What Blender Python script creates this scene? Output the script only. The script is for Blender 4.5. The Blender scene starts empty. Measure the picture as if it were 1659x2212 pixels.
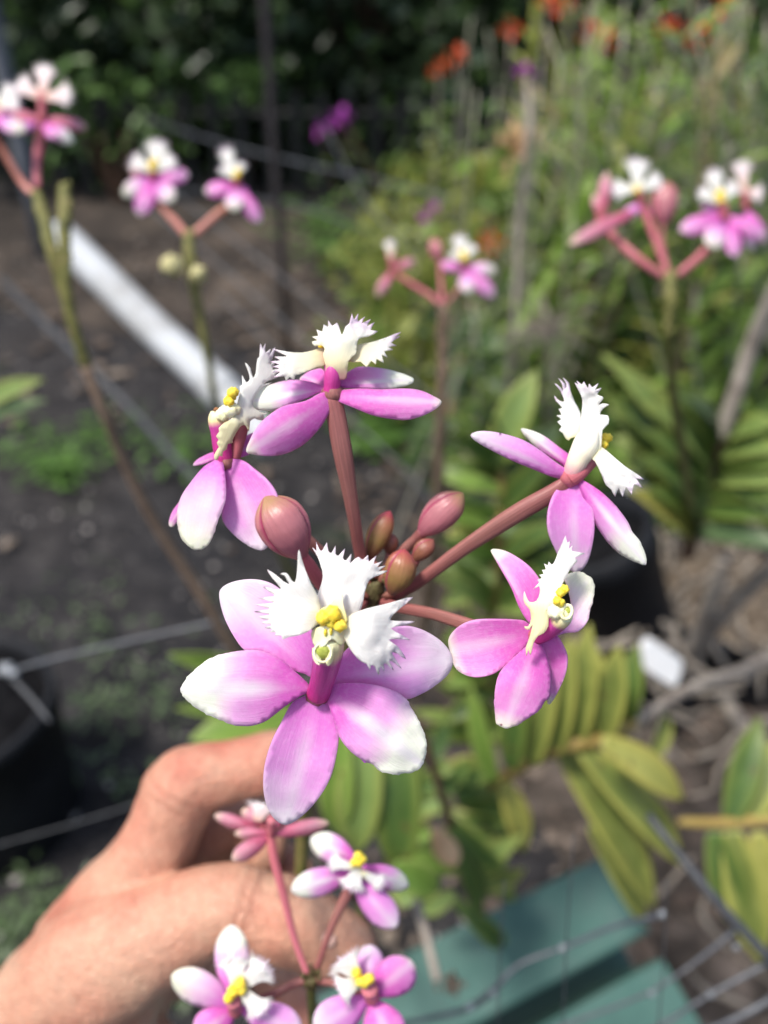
import bpy, bmesh, math, random
from mathutils import Vector, Matrix, noise
from mathutils.geometry import delaunay_2d_cdt
rnd = random.Random(7)
R = math.radians
scn = bpy.context.scene
col = scn.collection
# ------------------------------------------------------------------ camera frame
PITCH = R(35); T = math.tan(R(31))
CAM = Vector((0, 0, 1.0))
CF = Vector((0, math.cos(PITCH), -math.sin(PITCH)))
CR = Vector((1, 0, 0))
CU = Vector((0, math.sin(PITCH), math.cos(PITCH)))
def at(u, v, d):
    """point seen at photo position (u, v) of 1659 x 2212, d metres along the view axis"""
    return CAM + CF * d + CR * ((u - 829.5) / 1106 * T * d) + CU * ((1106 - v) / 1106 * T * d)
def px(d): return T * d / 1106
def gd(v):   # depth at which the ground is seen at height v
    return 1 / (0.5736 - 0.8192 * T * (1106 - v) / 1106)
def ground(u, v, z=0.0):
    p = at(u, v, gd(v)); p.z = z; return p

# ------------------------------------------------------------------ materials
def newmat(name):
    m = bpy.data.materials.new(name); m.use_nodes = True
    nt = m.node_tree; nt.nodes.clear()
    return m, nt
def N(nt, typ, **kw):
    n = nt.nodes.new(typ)
    for k, v in kw.items():
        if k in n.inputs.keys() if hasattr(n.inputs, 'keys') else False: n.inputs[k].default_value = v
        else: setattr(n, k, v)
    return n
def ramp(nt, stops, interp='LINEAR'):
    r = nt.nodes.new('ShaderNodeValToRGB'); cr = r.color_ramp; cr.interpolation = interp
    while len(cr.elements) < len(stops): cr.elements.new(0.5)
    for e, (p, c) in zip(cr.elements, stops):
        e.position = p; e.color = (c[0], c[1], c[2], 1) if not isinstance(c, (int, float)) else (c, c, c, 1)
    return r
def mixc(nt, fac, a, b, mode='MIX'):
    m = nt.nodes.new('ShaderNodeMix'); m.data_type = 'RGBA'; m.blend_type = mode
    for s, x in ((0, fac), (6, a), (7, b)):
        if isinstance(x, (int, float)): m.inputs[s].default_value = x
        elif isinstance(x, tuple): m.inputs[s].default_value = (*x, 1)
        else: nt.links.new(x, m.inputs[s])
    return m.outputs[2]
def mth(nt, op, a, b=None, c=None):
    m = nt.nodes.new('ShaderNodeMath'); m.operation = op
    for i, x in enumerate((a, b, c)):
        if x is None: continue
        if isinstance(x, (int, float)): m.inputs[i].default_value = x
        else: nt.links.new(x, m.inputs[i])
    return m.outputs[0]
def noise_n(nt, scale, detail=3, rough=.55, coord='Object', dist=0.0, vec=None):
    n = nt.nodes.new('ShaderNodeTexNoise'); n.inputs['Scale'].default_value = scale
    n.inputs['Detail'].default_value = detail; n.inputs['Roughness'].default_value = rough
    n.inputs['Distortion'].default_value = dist
    if vec is None:
        tc = nt.nodes.new('ShaderNodeTexCoord'); vec = tc.outputs[coord]
    nt.links.new(vec, n.inputs['Vector'])
    return n.outputs['Fac']
def surf(nt, colr, rough=.5, spec=.4, bump=None, bstr=.2, bdist=.001, trans=0.0, transcol=None, sss=0.0, sssr=(.002, .001, .0007), coat=0.0):
    out = nt.nodes.new('ShaderNodeOutputMaterial')
    p = nt.nodes.new('ShaderNodeBsdfPrincipled')
    p.inputs['Roughness'].default_value = rough if isinstance(rough, (int, float)) else .5
    if not isinstance(rough, (int, float)): nt.links.new(rough, p.inputs['Roughness'])
    p.inputs['Specular IOR Level'].default_value = spec
    p.inputs['Coat Weight'].default_value = coat
    if isinstance(colr, tuple): p.inputs['Base Color'].default_value = (*colr, 1)
    else: nt.links.new(colr, p.inputs['Base Color'])
    if sss:
        p.inputs['Subsurface Weight'].default_value = sss
        p.inputs['Subsurface Radius'].default_value = sssr; p.inputs['Subsurface Scale'].default_value = 1.0
    if bump is not None:
        b = nt.nodes.new('ShaderNodeBump'); b.inputs['Strength'].default_value = bstr; b.inputs['Distance'].default_value = bdist
        nt.links.new(bump, b.inputs['Height']); nt.links.new(b.outputs[0], p.inputs['Normal'])
    o = p.outputs[0]
    if trans:
        t = nt.nodes.new('ShaderNodeBsdfTranslucent')
        tc = transcol if transcol is not None else colr
        if isinstance(tc, tuple): t.inputs['Color'].default_value = (*tc, 1)
        else: nt.links.new(tc, t.inputs['Color'])
        mx = nt.nodes.new('ShaderNodeMixShader'); mx.inputs[0].default_value = trans
        nt.links.new(o, mx.inputs[1]); nt.links.new(t.outputs[0], mx.inputs[2]); o = mx.outputs[0]
    nt.links.new(o, out.inputs['Surface'])
def uvs(nt):
    u = nt.nodes.new('ShaderNodeUVMap'); u.uv_map = 'UVMap'
    s = nt.nodes.new('ShaderNodeSeparateXYZ'); nt.links.new(u.outputs[0], s.inputs[0])
    return u.outputs[0], s.outputs[0], s.outputs[1]

def petal_mat(name, base=(.66, .13, .62), mid=(.70, .30, .72), tip=(.84, .84, .76), t0=.45, t1=.95, streak=.7, back=None):
    """colour runs base -> tip, a pale streak follows the midrib, fine veins run lengthwise"""
    m, nt = newmat(name)
    uv, t, s = uvs(nt)
    n1 = noise_n(nt, 260, 4, .6)
    n2 = noise_n(nt, 1500, 3, .6)
    n3 = noise_n(nt, 90, 2, .5)
    sd = mth(nt, 'ABSOLUTE', mth(nt, 'SUBTRACT', s, .5))          # 0 mid .. .5 edge
    tt = mth(nt, 'ADD', t, mth(nt, 'MULTIPLY', mth(nt, 'SUBTRACT', n1, .5), .14))
    tt = mth(nt, 'ADD', tt, mth(nt, 'MULTIPLY', mth(nt, 'SUBTRACT', n3, .5), .32))
    r = ramp(nt, [(0.0, base), (t0 * .55, base), (t0 * .5 + t1 * .5, mid), (t1, tip), (1, tip)])
    nt.links.new(tt, r.inputs[0])
    c = r.outputs[0]
    # midrib streak
    st = nt.nodes.new('ShaderNodeMapRange'); st.inputs[1].default_value = .0; st.inputs[2].default_value = .2
    st.inputs[3].default_value = 1; st.inputs[4].default_value = 0; st.interpolation_type = 'SMOOTHSTEP'
    nt.links.new(mth(nt, 'ADD', sd, mth(nt, 'MULTIPLY', mth(nt, 'SUBTRACT', n1, .5), .12)), st.inputs[0])
    sl = ramp(nt, [(0, 0.0), (.18, .15), (.45, 1.0), (1, 1.0)]); nt.links.new(t, sl.inputs[0])
    c = mixc(nt, mth(nt, 'MULTIPLY', mth(nt, 'MULTIPLY', st.outputs[0], sl.outputs[0]), streak), c, (.85, .80, .84))
    # veins
    mp = nt.nodes.new('ShaderNodeMapping'); mp.inputs['Scale'].default_value = (2.2, 34, 1); nt.links.new(uv, mp.inputs[0])
    vn = noise_n(nt, 1.0, 4, .7, vec=mp.outputs[0], dist=.4)
    vr = ramp(nt, [(.35, .955), (.62, 1.03)]); nt.links.new(vn, vr.inputs[0])
    c = mixc(nt, 1.0, c, vr.outputs[0], 'MULTIPLY')
    # pale speckle of the cell texture
    sp = ramp(nt, [(.45, 0.0), (.78, .16)]); nt.links.new(n2, sp.inputs[0])
    c = mixc(nt, sp.outputs[0], c, (.86, .74, .88))
    # rim
    rm = ramp(nt, [(.44, 0.0), (.5, .22)]); nt.links.new(sd, rm.inputs[0])
    c = mixc(nt, rm.outputs[0], c, (.84, .66, .80))
    # scattered dark specks
    vo = nt.nodes.new('ShaderNodeTexVoronoi'); vo.inputs['Scale'].default_value = 150
    tc = nt.nodes.new('ShaderNodeTexCoord'); nt.links.new(tc.outputs['Object'], vo.inputs['Vector'])
    sepc = nt.nodes.new('ShaderNodeSeparateColor'); nt.links.new(vo.outputs['Color'], sepc.inputs[0])
    spot = mth(nt, 'MULTIPLY', mth(nt, 'LESS_THAN', vo.outputs['Distance'], .05), mth(nt, 'GREATER_THAN', sepc.outputs[0], .86))
    c = mixc(nt, mth(nt, 'MULTIPLY', spot, .7), c, (.32, .06, .12))
    bh = mth(nt, 'ADD', mth(nt, 'MULTIPLY', vn, .8), mth(nt, 'MULTIPLY', n2, .6))
    surf(nt, c, .42, .38, bh, .45, .00022, trans=.32, sss=.12, sssr=(.0012, .0006, .001))
    return m

def simple_mat(name, c1, c2, scale=200, rough=.5, spec=.4, bstr=.3, bdist=.0003, trans=0.0, sss=0.0, coat=0.0, detail=4, third=None):
    m, nt = newmat(name)
    n = noise_n(nt, scale, detail, .6)
    stops = [(.32, c1), (.68, c2)] if third is None else [(.3, c1), (.5, c2), (.72, third)]
    r = ramp(nt, stops); nt.links.new(n, r.inputs[0])
    nb = noise_n(nt, scale * 4, 3, .6)
    surf(nt, r.outputs[0], rough, spec, nb, bstr, bdist, trans=trans, sss=sss, coat=coat)
    return m

def grad_mat(name, stops, rough=.45, spec=.35, scale=400, streaks=0.0, trans=0.0, sss=.1, var=.12, long_u=1.0, along='t'):
    """colour graded along the part (growth colouring), with fine lengthwise streaks"""
    m, nt = newmat(name)
    uv, t, s = uvs(nt)
    n = noise_n(nt, scale, 4, .6)
    x = t if along == 't' else s
    x = mth(nt, 'ADD', x, mth(nt, 'MULTIPLY', mth(nt, 'SUBTRACT', n, .5), var))
    r = ramp(nt, stops); nt.links.new(x, r.inputs[0]); c = r.outputs[0]
    mp = nt.nodes.new('ShaderNodeMapping'); mp.inputs['Scale'].default_value = (3 * long_u, 26, 1); nt.links.new(uv, mp.inputs[0])
    vn = noise_n(nt, 1, 3, .6, vec=mp.outputs[0], dist=.3)
    if streaks:
        vr = ramp(nt, [(.35, 1 - streaks), (.65, 1 + streaks * .5)]); nt.links.new(vn, vr.inputs[0])
        c = mixc(nt, 1.0, c, vr.outputs[0], 'MULTIPLY')
    surf(nt, c, rough, spec, mth(nt, 'ADD', vn, n), .4, .0003, trans=trans, sss=sss, sssr=(.001, .0005, .0004))
    return m

M = {}
M['petal'] = petal_mat('petal_magenta_white_tip', base=(.74, .155, .60), mid=(.84, .44, .77), tip=(.88, .89, .78), t0=.38, t1=.74, streak=.85)
M['sepal'] = petal_mat('sepal_lilac', base=(.74, .20, .64), mid=(.82, .38, .76), tip=(.84, .72, .82), t0=.35, t1=.95, streak=.4)
M['petal_hot'] = petal_mat('petal_hot_pink', base=(.74, .15, .56), mid=(.80, .32, .68), tip=(.86, .80, .68), t0=.7, t1=1.02, streak=.4)
M['petal_pale'] = petal_mat('petal_creamy_half', base=(.72, .20, .64), mid=(.82, .58, .74), tip=(.84, .84, .68), t0=.3, t1=.85, streak=.25)
M['petal_dull'] = petal_mat('petal_old_rose', base=(.58, .12, .22), mid=(.62, .26, .34), tip=(.78, .60, .46), t0=.5, t1=1.0, streak=.1)
M['lip'] = grad_mat('lip_white', [(0, (.86, .82, .52)), (.16, (.89, .87, .74)), (.35, (.91, .90, .86)), (.84, (.91, .89, .85)), (1, (.88, .76, .85))], .5, .3, 300, streaks=.05, trans=.38, sss=.1)
M['lip_cream'] = grad_mat('lip_cream_claw', [(0, (.70, .34, .34)), (.22, (.84, .76, .50)), (.5, (.90, .87, .70)), (.8, (.90, .88, .82)), (1, (.84, .66, .82))], .5, .3, 300, streaks=.05, trans=.38, sss=.1)
M['lip_pink'] = grad_mat('lip_blush', [(0, (.80, .52, .40)), (.4, (.84, .66, .64)), (1, (.86, .78, .78))], .5, .3, 300, trans=.25)
M['yellow'] = simple_mat('callus_yellow', (.88, .58, .03), (.92, .72, .10), 600, .5, .25, .3, .0002, sss=.3)
M['column'] = grad_mat('column_magenta', [(0, (.42, .03, .14)), (.15, (.50, .03, .22)), (.62, (.52, .06, .30)), (.74, (.80, .66, .34)), (1, (.82, .80, .50))], .35, .4, 500, streaks=.12, sss=.15, var=.08)
M['stigma'] = simple_mat('stigma_green', (.34, .40, .06), (.50, .54, .12), 800, .3, .5)
M['capcream'] = simple_mat('column_cap_cream', (.80, .74, .36), (.86, .84, .62), 500, .4, .4, sss=.15)
M['brownbit'] = simple_mat('withered_brown', (.16, .06, .02), (.36, .16, .06), 900, .6)
M['pedicel'] = grad_mat('pedicel_dusty_red', [(0, (.27, .085, .085)), (.5, (.31, .13, .11)), (1, (.27, .08, .08))], .42, .4, 350, streaks=.25, sss=.1, var=.3)
M['pedicel_pink'] = grad_mat('pedicel_pink', [(0, (.44, .11, .13)), (1, (.52, .16, .19))], .42, .4, 350, streaks=.12)
M['pedicel_peach'] = grad_mat('pedicel_peach', [(0, (.42, .16, .10)), (1, (.62, .26, .22))], .42, .4, 350, streaks=.12)
M['bud_pink'] = grad_mat('bud_rose', [(0, (.32, .10, .13)), (.35, (.40, .145, .17)), (.75, (.40, .15, .16)), (1, (.34, .21, .09))], .38, .45, 220, streaks=.07, sss=.12, var=.35)
M['bud_olive'] = grad_mat('bud_olive', [(0, (.17, .06, .04)), (.4, (.24, .15, .05)), (.75, (.30, .13, .06)), (1, (.36, .06, .07))], .4, .45, 300, streaks=.09, sss=.1, var=.4)
M['bud_brown'] = grad_mat('bud_brown', [(0, (.16, .06, .04)), (.5, (.25, .10, .06)), (1, (.30, .10, .08))], .42, .45, 300, streaks=.2, sss=.08, var=.4)
M['node'] = simple_mat('node_brown_green', (.05, .03, .015), (.14, .13, .05), 500, .55, .3, .6, .0005)
M['stem_green'] = simple_mat('scaly_olive_stem', (.05, .05, .015), (.16, .16, .045), 200, .5, .3, .6, .001, third=(.24, .20, .08))
M['stem_brown'] = simple_mat('dry_brown_stem', (.12, .08, .055), (.24, .17, .12), 120, .6, .3, .6, .001)
M['cane_straw'] = simple_mat('straw_stem', (.24, .23, .17), (.42, .40, .32), 60, .6, .25, .5, .002)
M['cane_grey'] = simple_mat('dry_grey_cane', (.18, .15, .125), (.36, .32, .27), 60, .65, .25, .6, .002)
M['cane_dark'] = simple_mat('dark_sheathed_cane', (.05, .03, .02), (.14, .08, .05), 60, .6, .25, .6, .002)
M['cane_amber'] = simple_mat('amber_cane', (.22, .15, .04), (.34, .26, .08), 60, .5, .3)

def seam(m):
    nt = m.node_tree; p = [n for n in nt.nodes if n.type == 'BSDF_PRINCIPLED'][0]
    src = p.inputs['Base Color'].links[0].from_socket
    uv, t, s_ = uvs(nt)
    x = mth(nt, 'FRACT', mth(nt, 'ADD', mth(nt, 'ADD', mth(nt, 'MULTIPLY', s_, 3), mth(nt, 'MULTIPLY', t, .167)), .22))
    f = mth(nt, 'MULTIPLY', mth(nt, 'ABSOLUTE', mth(nt, 'SUBTRACT', x, .5)), 2)
    r = ramp(nt, [(.86, 0.0), (.955, .8), (1, .9)]); nt.links.new(f, r.inputs[0])
    c = mixc(nt, r.outputs[0], src, (.30, .03, .09)); nt.links.new(c, p.inputs['Base Color'])
for q in ('bud_pink', 'bud_olive', 'bud_brown'): seam(M[q])
def leaf_mat(name, c0, c1, edge, trans=.42, rough=.36):
    m, nt = newmat(name)
    uv, t, s = uvs(nt)
    n = noise_n(nt, 38, 4, .6)
    r = ramp(nt, [(.3, c0), (.7, c1)]); nt.links.new(n, r.inputs[0]); c = r.outputs[0]
    sd = mth(nt, 'ABSOLUTE', mth(nt, 'SUBTRACT', s, .5))
    e = ramp(nt, [(.16, 0.0), (.46, .9)]); nt.links.new(mth(nt, 'ADD', sd, mth(nt, 'MULTIPLY', mth(nt, 'SUBTRACT', n, .5), .3)), e.inputs[0])
    c = mixc(nt, e.outputs[0], c, edge)
    tp = ramp(nt, [(.7, 0.0), (1, .7)]); nt.links.new(t, tp.inputs[0]); c = mixc(nt, tp.outputs[0], c, edge)
    mp = nt.nodes.new('ShaderNodeMapping'); mp.inputs['Scale'].default_value = (1.5, 22, 1); nt.links.new(uv, mp.inputs[0])
    vn = noise_n(nt, 1, 3, .6, vec=mp.outputs[0])
    vr = ramp(nt, [(.35, .82), (.65, 1.12)]); nt.links.new(vn, vr.inputs[0]); c = mixc(nt, 1.0, c, vr.outputs[0], 'MULTIPLY')
    vo = nt.nodes.new('ShaderNodeTexVoronoi'); vo.inputs['Scale'].default_value = 95
    tc = nt.nodes.new('ShaderNodeTexCoord'); nt.links.new(tc.outputs['Object'], vo.inputs['Vector'])
    sc = nt.nodes.new('ShaderNodeSeparateColor'); nt.links.new(vo.outputs['Color'], sc.inputs[0])
    sp = mth(nt, 'MULTIPLY', mth(nt, 'LESS_THAN', vo.outputs['Distance'], .22), mth(nt, 'GREATER_THAN', sc.outputs[0], .80))
    c = mixc(nt, mth(nt, 'MULTIPLY', sp, .55), c, (.16, .10, .04))
    md = ramp(nt, [(.0, .35), (.06, 0.0)]); nt.links.new(sd, md.inputs[0]); c = mixc(nt, md.outputs[0], c, edge)
    surf(nt, c, rough, .45, mth(nt, 'ADD', vn, n), .35, .0008, trans=trans)
    return m
M['leaf_yellow'] = leaf_mat('leaf_yellow_green', (.15, .21, .045), (.28, .33, .09), (.50, .50, .12))
M['leaf_gold'] = leaf_mat('leaf_gold', (.36, .37, .08), (.50, .51, .15), (.54, .50, .12))
M['leaf_pale'] = leaf_mat('leaf_pale_green', (.17, .27, .07), (.26, .38, .12), (.34, .40, .10))
M['leaf_mid'] = leaf_mat('leaf_mid_green', (.06, .125, .03), (.12, .215, .05), (.22, .29, .06))
M['leaf_straw'] = leaf_mat('leaf_straw', (.24, .19, .08), (.36, .30, .14), (.44, .36, .18))
M['leaf_rust'] = leaf_mat('leaf_rust', (.28, .12, .05), (.38, .20, .08), (.42, .26, .10))
M['leaf_fresh'] = leaf_mat('leaf_fresh_green', (.15, .27, .04), (.23, .38, .07), (.32, .43, .10))
M['leaf_dark'] = leaf_mat('leaf_dark_green', (.03, .08, .02), (.07, .14, .035), (.12, .18, .05))
M['leaf_blue'] = leaf_mat('leaf_cool_green', (.06, .12, .05), (.12, .20, .09), (.18, .24, .11))
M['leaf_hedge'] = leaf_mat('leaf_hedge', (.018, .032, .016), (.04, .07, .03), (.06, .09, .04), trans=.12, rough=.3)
M['leaf_hedge_lit'] = leaf_mat('leaf_hedge_painted_lit', (.06, .13, .03), (.12, .24, .06), (.2, .3, .1), trans=.3)  # lit copy of the hedge leaf: light put into its colour
M['orange'] = simple_mat('orange_red_bloom', (.74, .085, .025), (.84, .17, .05), 60, .5, trans=.2)
M['purple'] = simple_mat('purple_bloom', (.36, .03, .36), (.50, .07, .50), 60, .5, trans=.2)
M['cream'] = simple_mat('cream_bud', (.56, .52, .25), (.68, .62, .34), 60, .5, trans=.2)
M['peach'] = simple_mat('withered_peach', (.58, .34, .18), (.70, .48, .28), 60, .55, trans=.2)

FOLDS = []
def folds(p, q, offs, rad):
    for o in offs: FOLDS.append((p, q, o, rad))
folds((930, 772, .195), (1090, 820, .195), (0, .0028), .0125)      # thumb middle joint
folds((640, 450, .209), (700, 325, .208), (.0090, .0118), .0125)          # index middle joint
def skin_mat():
    m, nt = newmat('skin')
    n = noise_n(nt, 38, 4, .6); n2 = noise_n(nt, 420, 4, .6); n3 = noise_n(nt, 1800, 3, .6)
    r = ramp(nt, [(.32, (.50, .185, .125)), (.45, (.53, .26, .175)), (.58, (.55, .315, .215)), (.72, (.57, .37, .255))]); nt.links.new(n, r.inputs[0])
    r2 = ramp(nt, [(.3, .86), (.7, 1.08)]); nt.links.new(n2, r2.inputs[0])
    c = mixc(nt, 1.0, r.outputs[0], r2.outputs[0], 'MULTIPLY')
    vo = nt.nodes.new('ShaderNodeTexVoronoi'); vo.feature = 'DISTANCE_TO_EDGE'; vo.inputs['Scale'].default_value = 520
    tc = nt.nodes.new('ShaderNodeTexCoord'); nt.links.new(tc.outputs['Object'], vo.inputs['Vector'])
    e = ramp(nt, [(0, 0.0), (.12, 1.0)]); nt.links.new(vo.outputs['Distance'], e.inputs[0])
    # skin folds: thin rings round each joint, given by joint centre and finger direction
    geo = tc.outputs['Object']; tot = None
    for (a0, b0, d0), (a1, b1, d1), off, rad in FOLDS:
        A = at(.56 * a0, 1526 + .56 * b0, d0 + .014); B = at(.56 * a1, 1526 + .56 * b1, d1 + .014); dn = (B - A).normalized(); C = A + dn * off
        vs = nt.nodes.new('ShaderNodeVectorMath'); vs.operation = 'SUBTRACT'; nt.links.new(geo, vs.inputs[0]); vs.inputs[1].default_value = C
        dt = nt.nodes.new('ShaderNodeVectorMath'); dt.operation = 'DOT_PRODUCT'; nt.links.new(vs.outputs[0], dt.inputs[0]); dt.inputs[1].default_value = dn
        ln = nt.nodes.new('ShaderNodeVectorMath'); ln.operation = 'LENGTH'; nt.links.new(vs.outputs[0], ln.inputs[0])
        q = mth(nt, 'ABSOLUTE', mth(nt, 'ADD', dt.outputs['Value'], mth(nt, 'MULTIPLY', mth(nt, 'SUBTRACT', n2, .5), .0035)))
        m1 = nt.nodes.new('ShaderNodeMapRange'); m1.inputs[1].default_value = 0; m1.inputs[2].default_value = .0013; m1.inputs[3].default_value = 1; m1.inputs[4].default_value = 0; nt.links.new(q, m1.inputs[0])
        k = mth(nt, 'MULTIPLY', m1.outputs[0], mth(nt, 'LESS_THAN', ln.outputs['Value'], rad))
        tot = k if tot is None else mth(nt, 'MAXIMUM', tot, k)
    c = mixc(nt, mth(nt, 'MULTIPLY', tot, .22), c, (.34, .11, .075))  # crease shade put into the skin colour as a darker red
    hb = mth(nt, 'SUBTRACT', mth(nt, 'ADD', mth(nt, 'ADD', n2, n3), e.outputs[0]), mth(nt, 'MULTIPLY', tot, 1.3))
    surf(nt, c, .46, .36, hb, .45, .0007, sss=.18, sssr=(.003, .001, .0006))
    return m
M['skin'] = skin_mat()
M['nail'] = simple_mat('finger_nail', (.66, .42, .34), (.72, .50, .42), 200, .25, .5)
M['black_plastic'] = simple_mat('black_pot_plastic', (.008, .009, .011), (.014, .015, .018), 30, .6, .2, .3, .001)
M['black_soil'] = simple_mat('black_potting_grit', (.003, .003, .004), (.010, .010, .011), 80, .9, .1, .8, .004)
M['teal'] = simple_mat('teal_painted_metal', (.040, .092, .077), (.052, .122, .101), 22, .48, .4, .3, .001, third=(.070, .125, .108), detail=7)
M['white_pipe'] = simple_mat('white_plastic_pipe', (.28, .28, .27), (.42, .44, .455), 9, .45, .4, .1, .001, third=(.46, .485, .50), detail=6)
M['wire'] = simple_mat('galvanised_wire', (.055, .06, .072), (.11, .12, .135), 150, .35, .5, .3, .0005)
M['wire_dark'] = simple_mat('dark_wire', (.03, .033, .038), (.06, .064, .07), 150, .5, .5)
M['knot'] = simple_mat('wire_knot', (.16, .175, .19), (.32, .34, .36), 150, .3, .6)
M['post'] = simple_mat('dark_steel_post', (.030, .026, .028), (.05, .042, .044), 40, .6, .3)
M['post_grey'] = simple_mat('grey_post', (.11, .12, .14), (.16, .17, .19), 40, .6, .3)
M['tag'] = simple_mat('white_plastic_label', (.74, .76, .78), (.82, .83, .84), 80, .35, .4, .1)
M['roots'] = simple_mat('root_mass', (.03, .022, .016), (.11, .085, .06), 60, .85, .2, .9, .006, third=(.22, .18, .14))
M['rootcol'] = simple_mat('aerial_root', (.15, .125, .10), (.32, .28, .23), 60, .7, .2)
M['litter'] = simple_mat('dry_litter', (.05, .037, .03), (.12, .09, .07), 12, .8, .2, third=(.25, .21, .17))
M['pebble'] = simple_mat('pale_pebble', (.20, .19, .18), (.40, .37, .35), 12, .8, .2)
M['weed'] = simple_mat('weed_green', (.045, .10, .02), (.10, .20, .04), 20, .5, .3, trans=.2)
M['fence_dark'] = simple_mat('black_fence_slat', (.004, .005, .006), (.010, .011, .012), 20, .6, .3)

def ground_mat():
    m, nt = newmat('weed_mat_ground')
    tc = nt.nodes.new('ShaderNodeTexCoord'); g = tc.outputs['Object']
    a = noise_n(nt, 1.6, 5, .6); b = noise_n(nt, 16, 5, .7); c3 = noise_n(nt, 75, 4, .7)
    r = ramp(nt, [(.34, (.006, .007, .009)), (.50, (.016, .016, .019)), (.66, (.050, .048, .048))]); nt.links.new(b, r.inputs[0])
    r2 = ramp(nt, [(.38, 0.0), (.66, .8)]); nt.links.new(a, r2.inputs[0])
    c = mixc(nt, mth(nt, 'MULTIPLY', r2.outputs[0], .5), r.outputs[0], (.040, .034, .030))
    r3 = ramp(nt, [(.56, 0.0), (.70, .8)]); nt.links.new(c3, r3.inputs[0])
    c = mixc(nt, r3.outputs[0], c, (.10, .095, .09))
    d = noise_n(nt, 5, 3, .6); r4 = ramp(nt, [(.62, 0.0), (.76, .5)]); nt.links.new(d, r4.inputs[0])
    c = mixc(nt, r4.outputs[0], c, (.05, .085, .03))
    surf(nt, c, .8, .2, mth(nt, 'ADD', b, c3), .8, .01)
    return m
M['ground'] = ground_mat()
M['path'] = simple_mat('sandy_path', (.016, .0145, .0135), (.042, .035, .030), 3, .9, .15, .7, .01, third=(.12, .095, .075))
M['mulch'] = simple_mat('mulch_bed', (.014, .012, .010), (.055, .045, .037), 14, .9, .15, .9, .012, third=(.16, .13, .11))

# ------------------------------------------------------------------ object plumbing
def tag(o, label=None, cat=None, group=None, kind=None):
    if label: o['label'] = label
    if cat: o['category'] = cat
    if group: o['group'] = group
    if kind: o['kind'] = kind
    return o
def empty(name, loc, label, cat, group=None):
    o = bpy.data.objects.new(name, None); col.objects.link(o); o.location = loc; o.empty_display_size = .01
    bpy.context.view_layer.update()
    return tag(o, label, cat, group)
class MB:
    def __init__(s): s.v = []; s.f = []; s.uv = []
    def add(s, verts, faces, uv=None):
        k = len(s.v); s.v += [Vector(p) for p in verts]; s.uv += (uv if uv else [(0.5, 0.5)] * len(verts))
        s.f += [tuple(i + k for i in f) for f in faces]
    def build(s, name, mat, parent=None, solid=0.0, subsurf=0, smooth=True, label=None):
        me = bpy.data.meshes.new(name); off = parent_loc(parent) if parent is not None else Vector()
        me.from_pydata([tuple(p - off) for p in s.v], [], s.f)
        ul = me.uv_layers.new(name='UVMap')
        for l in me.loops: ul.data[l.index].uv = s.uv[l.vertex_index]
        me.validate()
        if smooth:
            for p in me.polygons: p.use_smooth = True
        o = bpy.data.objects.new(name, me); col.objects.link(o)
        if parent is not None: o.parent = parent
        for mm in (mat if isinstance(mat, (list, tuple)) else [mat]): me.materials.append(mm)
        if subsurf:
            m = o.modifiers.new('sub', 'SUBSURF'); m.levels = subsurf; m.render_levels = subsurf
        if solid:
            m = o.modifiers.new('solid', 'SOLIDIFY'); m.thickness = solid; m.offset = 0
        if label: o['label'] = label
        return o
def parent_loc(p):
    l = Vector(p.location)
    while p.parent is not None: p = p.parent; l += Vector(p.location)
    return l
def catmull(pts, n, closed=False):
    out = []; L = len(pts)
    rng = range(L if closed else L - 1)
    for i in rng:
        if closed: a, b, c, d = pts[i - 1], pts[i], pts[(i + 1) % L], pts[(i + 2) % L]
        else: a, b, c, d = pts[max(i - 1, 0)], pts[i], pts[i + 1], pts[min(i + 2, L - 1)]
        for k in range(n):
            t = k / n
            out.append(tuple(.5 * ((2 * b[j]) + (-a[j] + c[j]) * t + (2 * a[j] - 5 * b[j] + 4 * c[j] - d[j]) * t * t + (-a[j] + 3 * b[j] - 3 * c[j] + d[j]) * t ** 3) for j in range(len(b))))
    if not closed: out.append(tuple(pts[-1]))
    return out
def tube(mb, pts, segs=12, cap=True, n=5, ridge=0.0, nr=3):
    """pts: (x,y,z,r) control points; smooth tapered tube, optional lengthwise ridges"""
    P = catmull([tuple(p) for p in pts], n) if n > 1 else [tuple(p) for p in pts]
    cs = [Vector(p[:3]) for p in P]; rs = [max(p[3], 1e-5) for p in P]
    verts = []; uv = []; up = None
    for i, c in enumerate(cs):
        d = (cs[min(i + 1, len(cs) - 1)] - cs[max(i - 1, 0)])
        if d.length < 1e-9: d = Vector((0, 0, 1))
        d.normalize()
        if up is None: up = d.orthogonal().normalized()
        up = (up - d * up.dot(d)).normalized(); sd = d.cross(up)
        for k in range(segs):
            a = 2 * math.pi * k / segs; rr = rs[i] * (1 + ridge * math.cos(nr * a))
            verts.append(c + up * math.cos(a) * rr + sd * math.sin(a) * rr); uv.append((i / (len(cs) - 1), k / segs))
    faces = [(i * segs + k, i * segs + (k + 1) % segs, (i + 1) * segs + (k + 1) % segs, (i + 1) * segs + k) for i in range(len(cs) - 1) for k in range(segs)]
    if cap:
        faces.append(tuple(range(segs))[::-1]); faces.append(tuple((len(cs) - 1) * segs + k for k in range(segs)))
    mb.add(verts, faces, uv)
def P4(u, v, d, rpx):   # photo point with a radius in photo pixels
    p = at(u, v, d); return (p.x, p.y, p.z, rpx * px(d))
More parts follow.
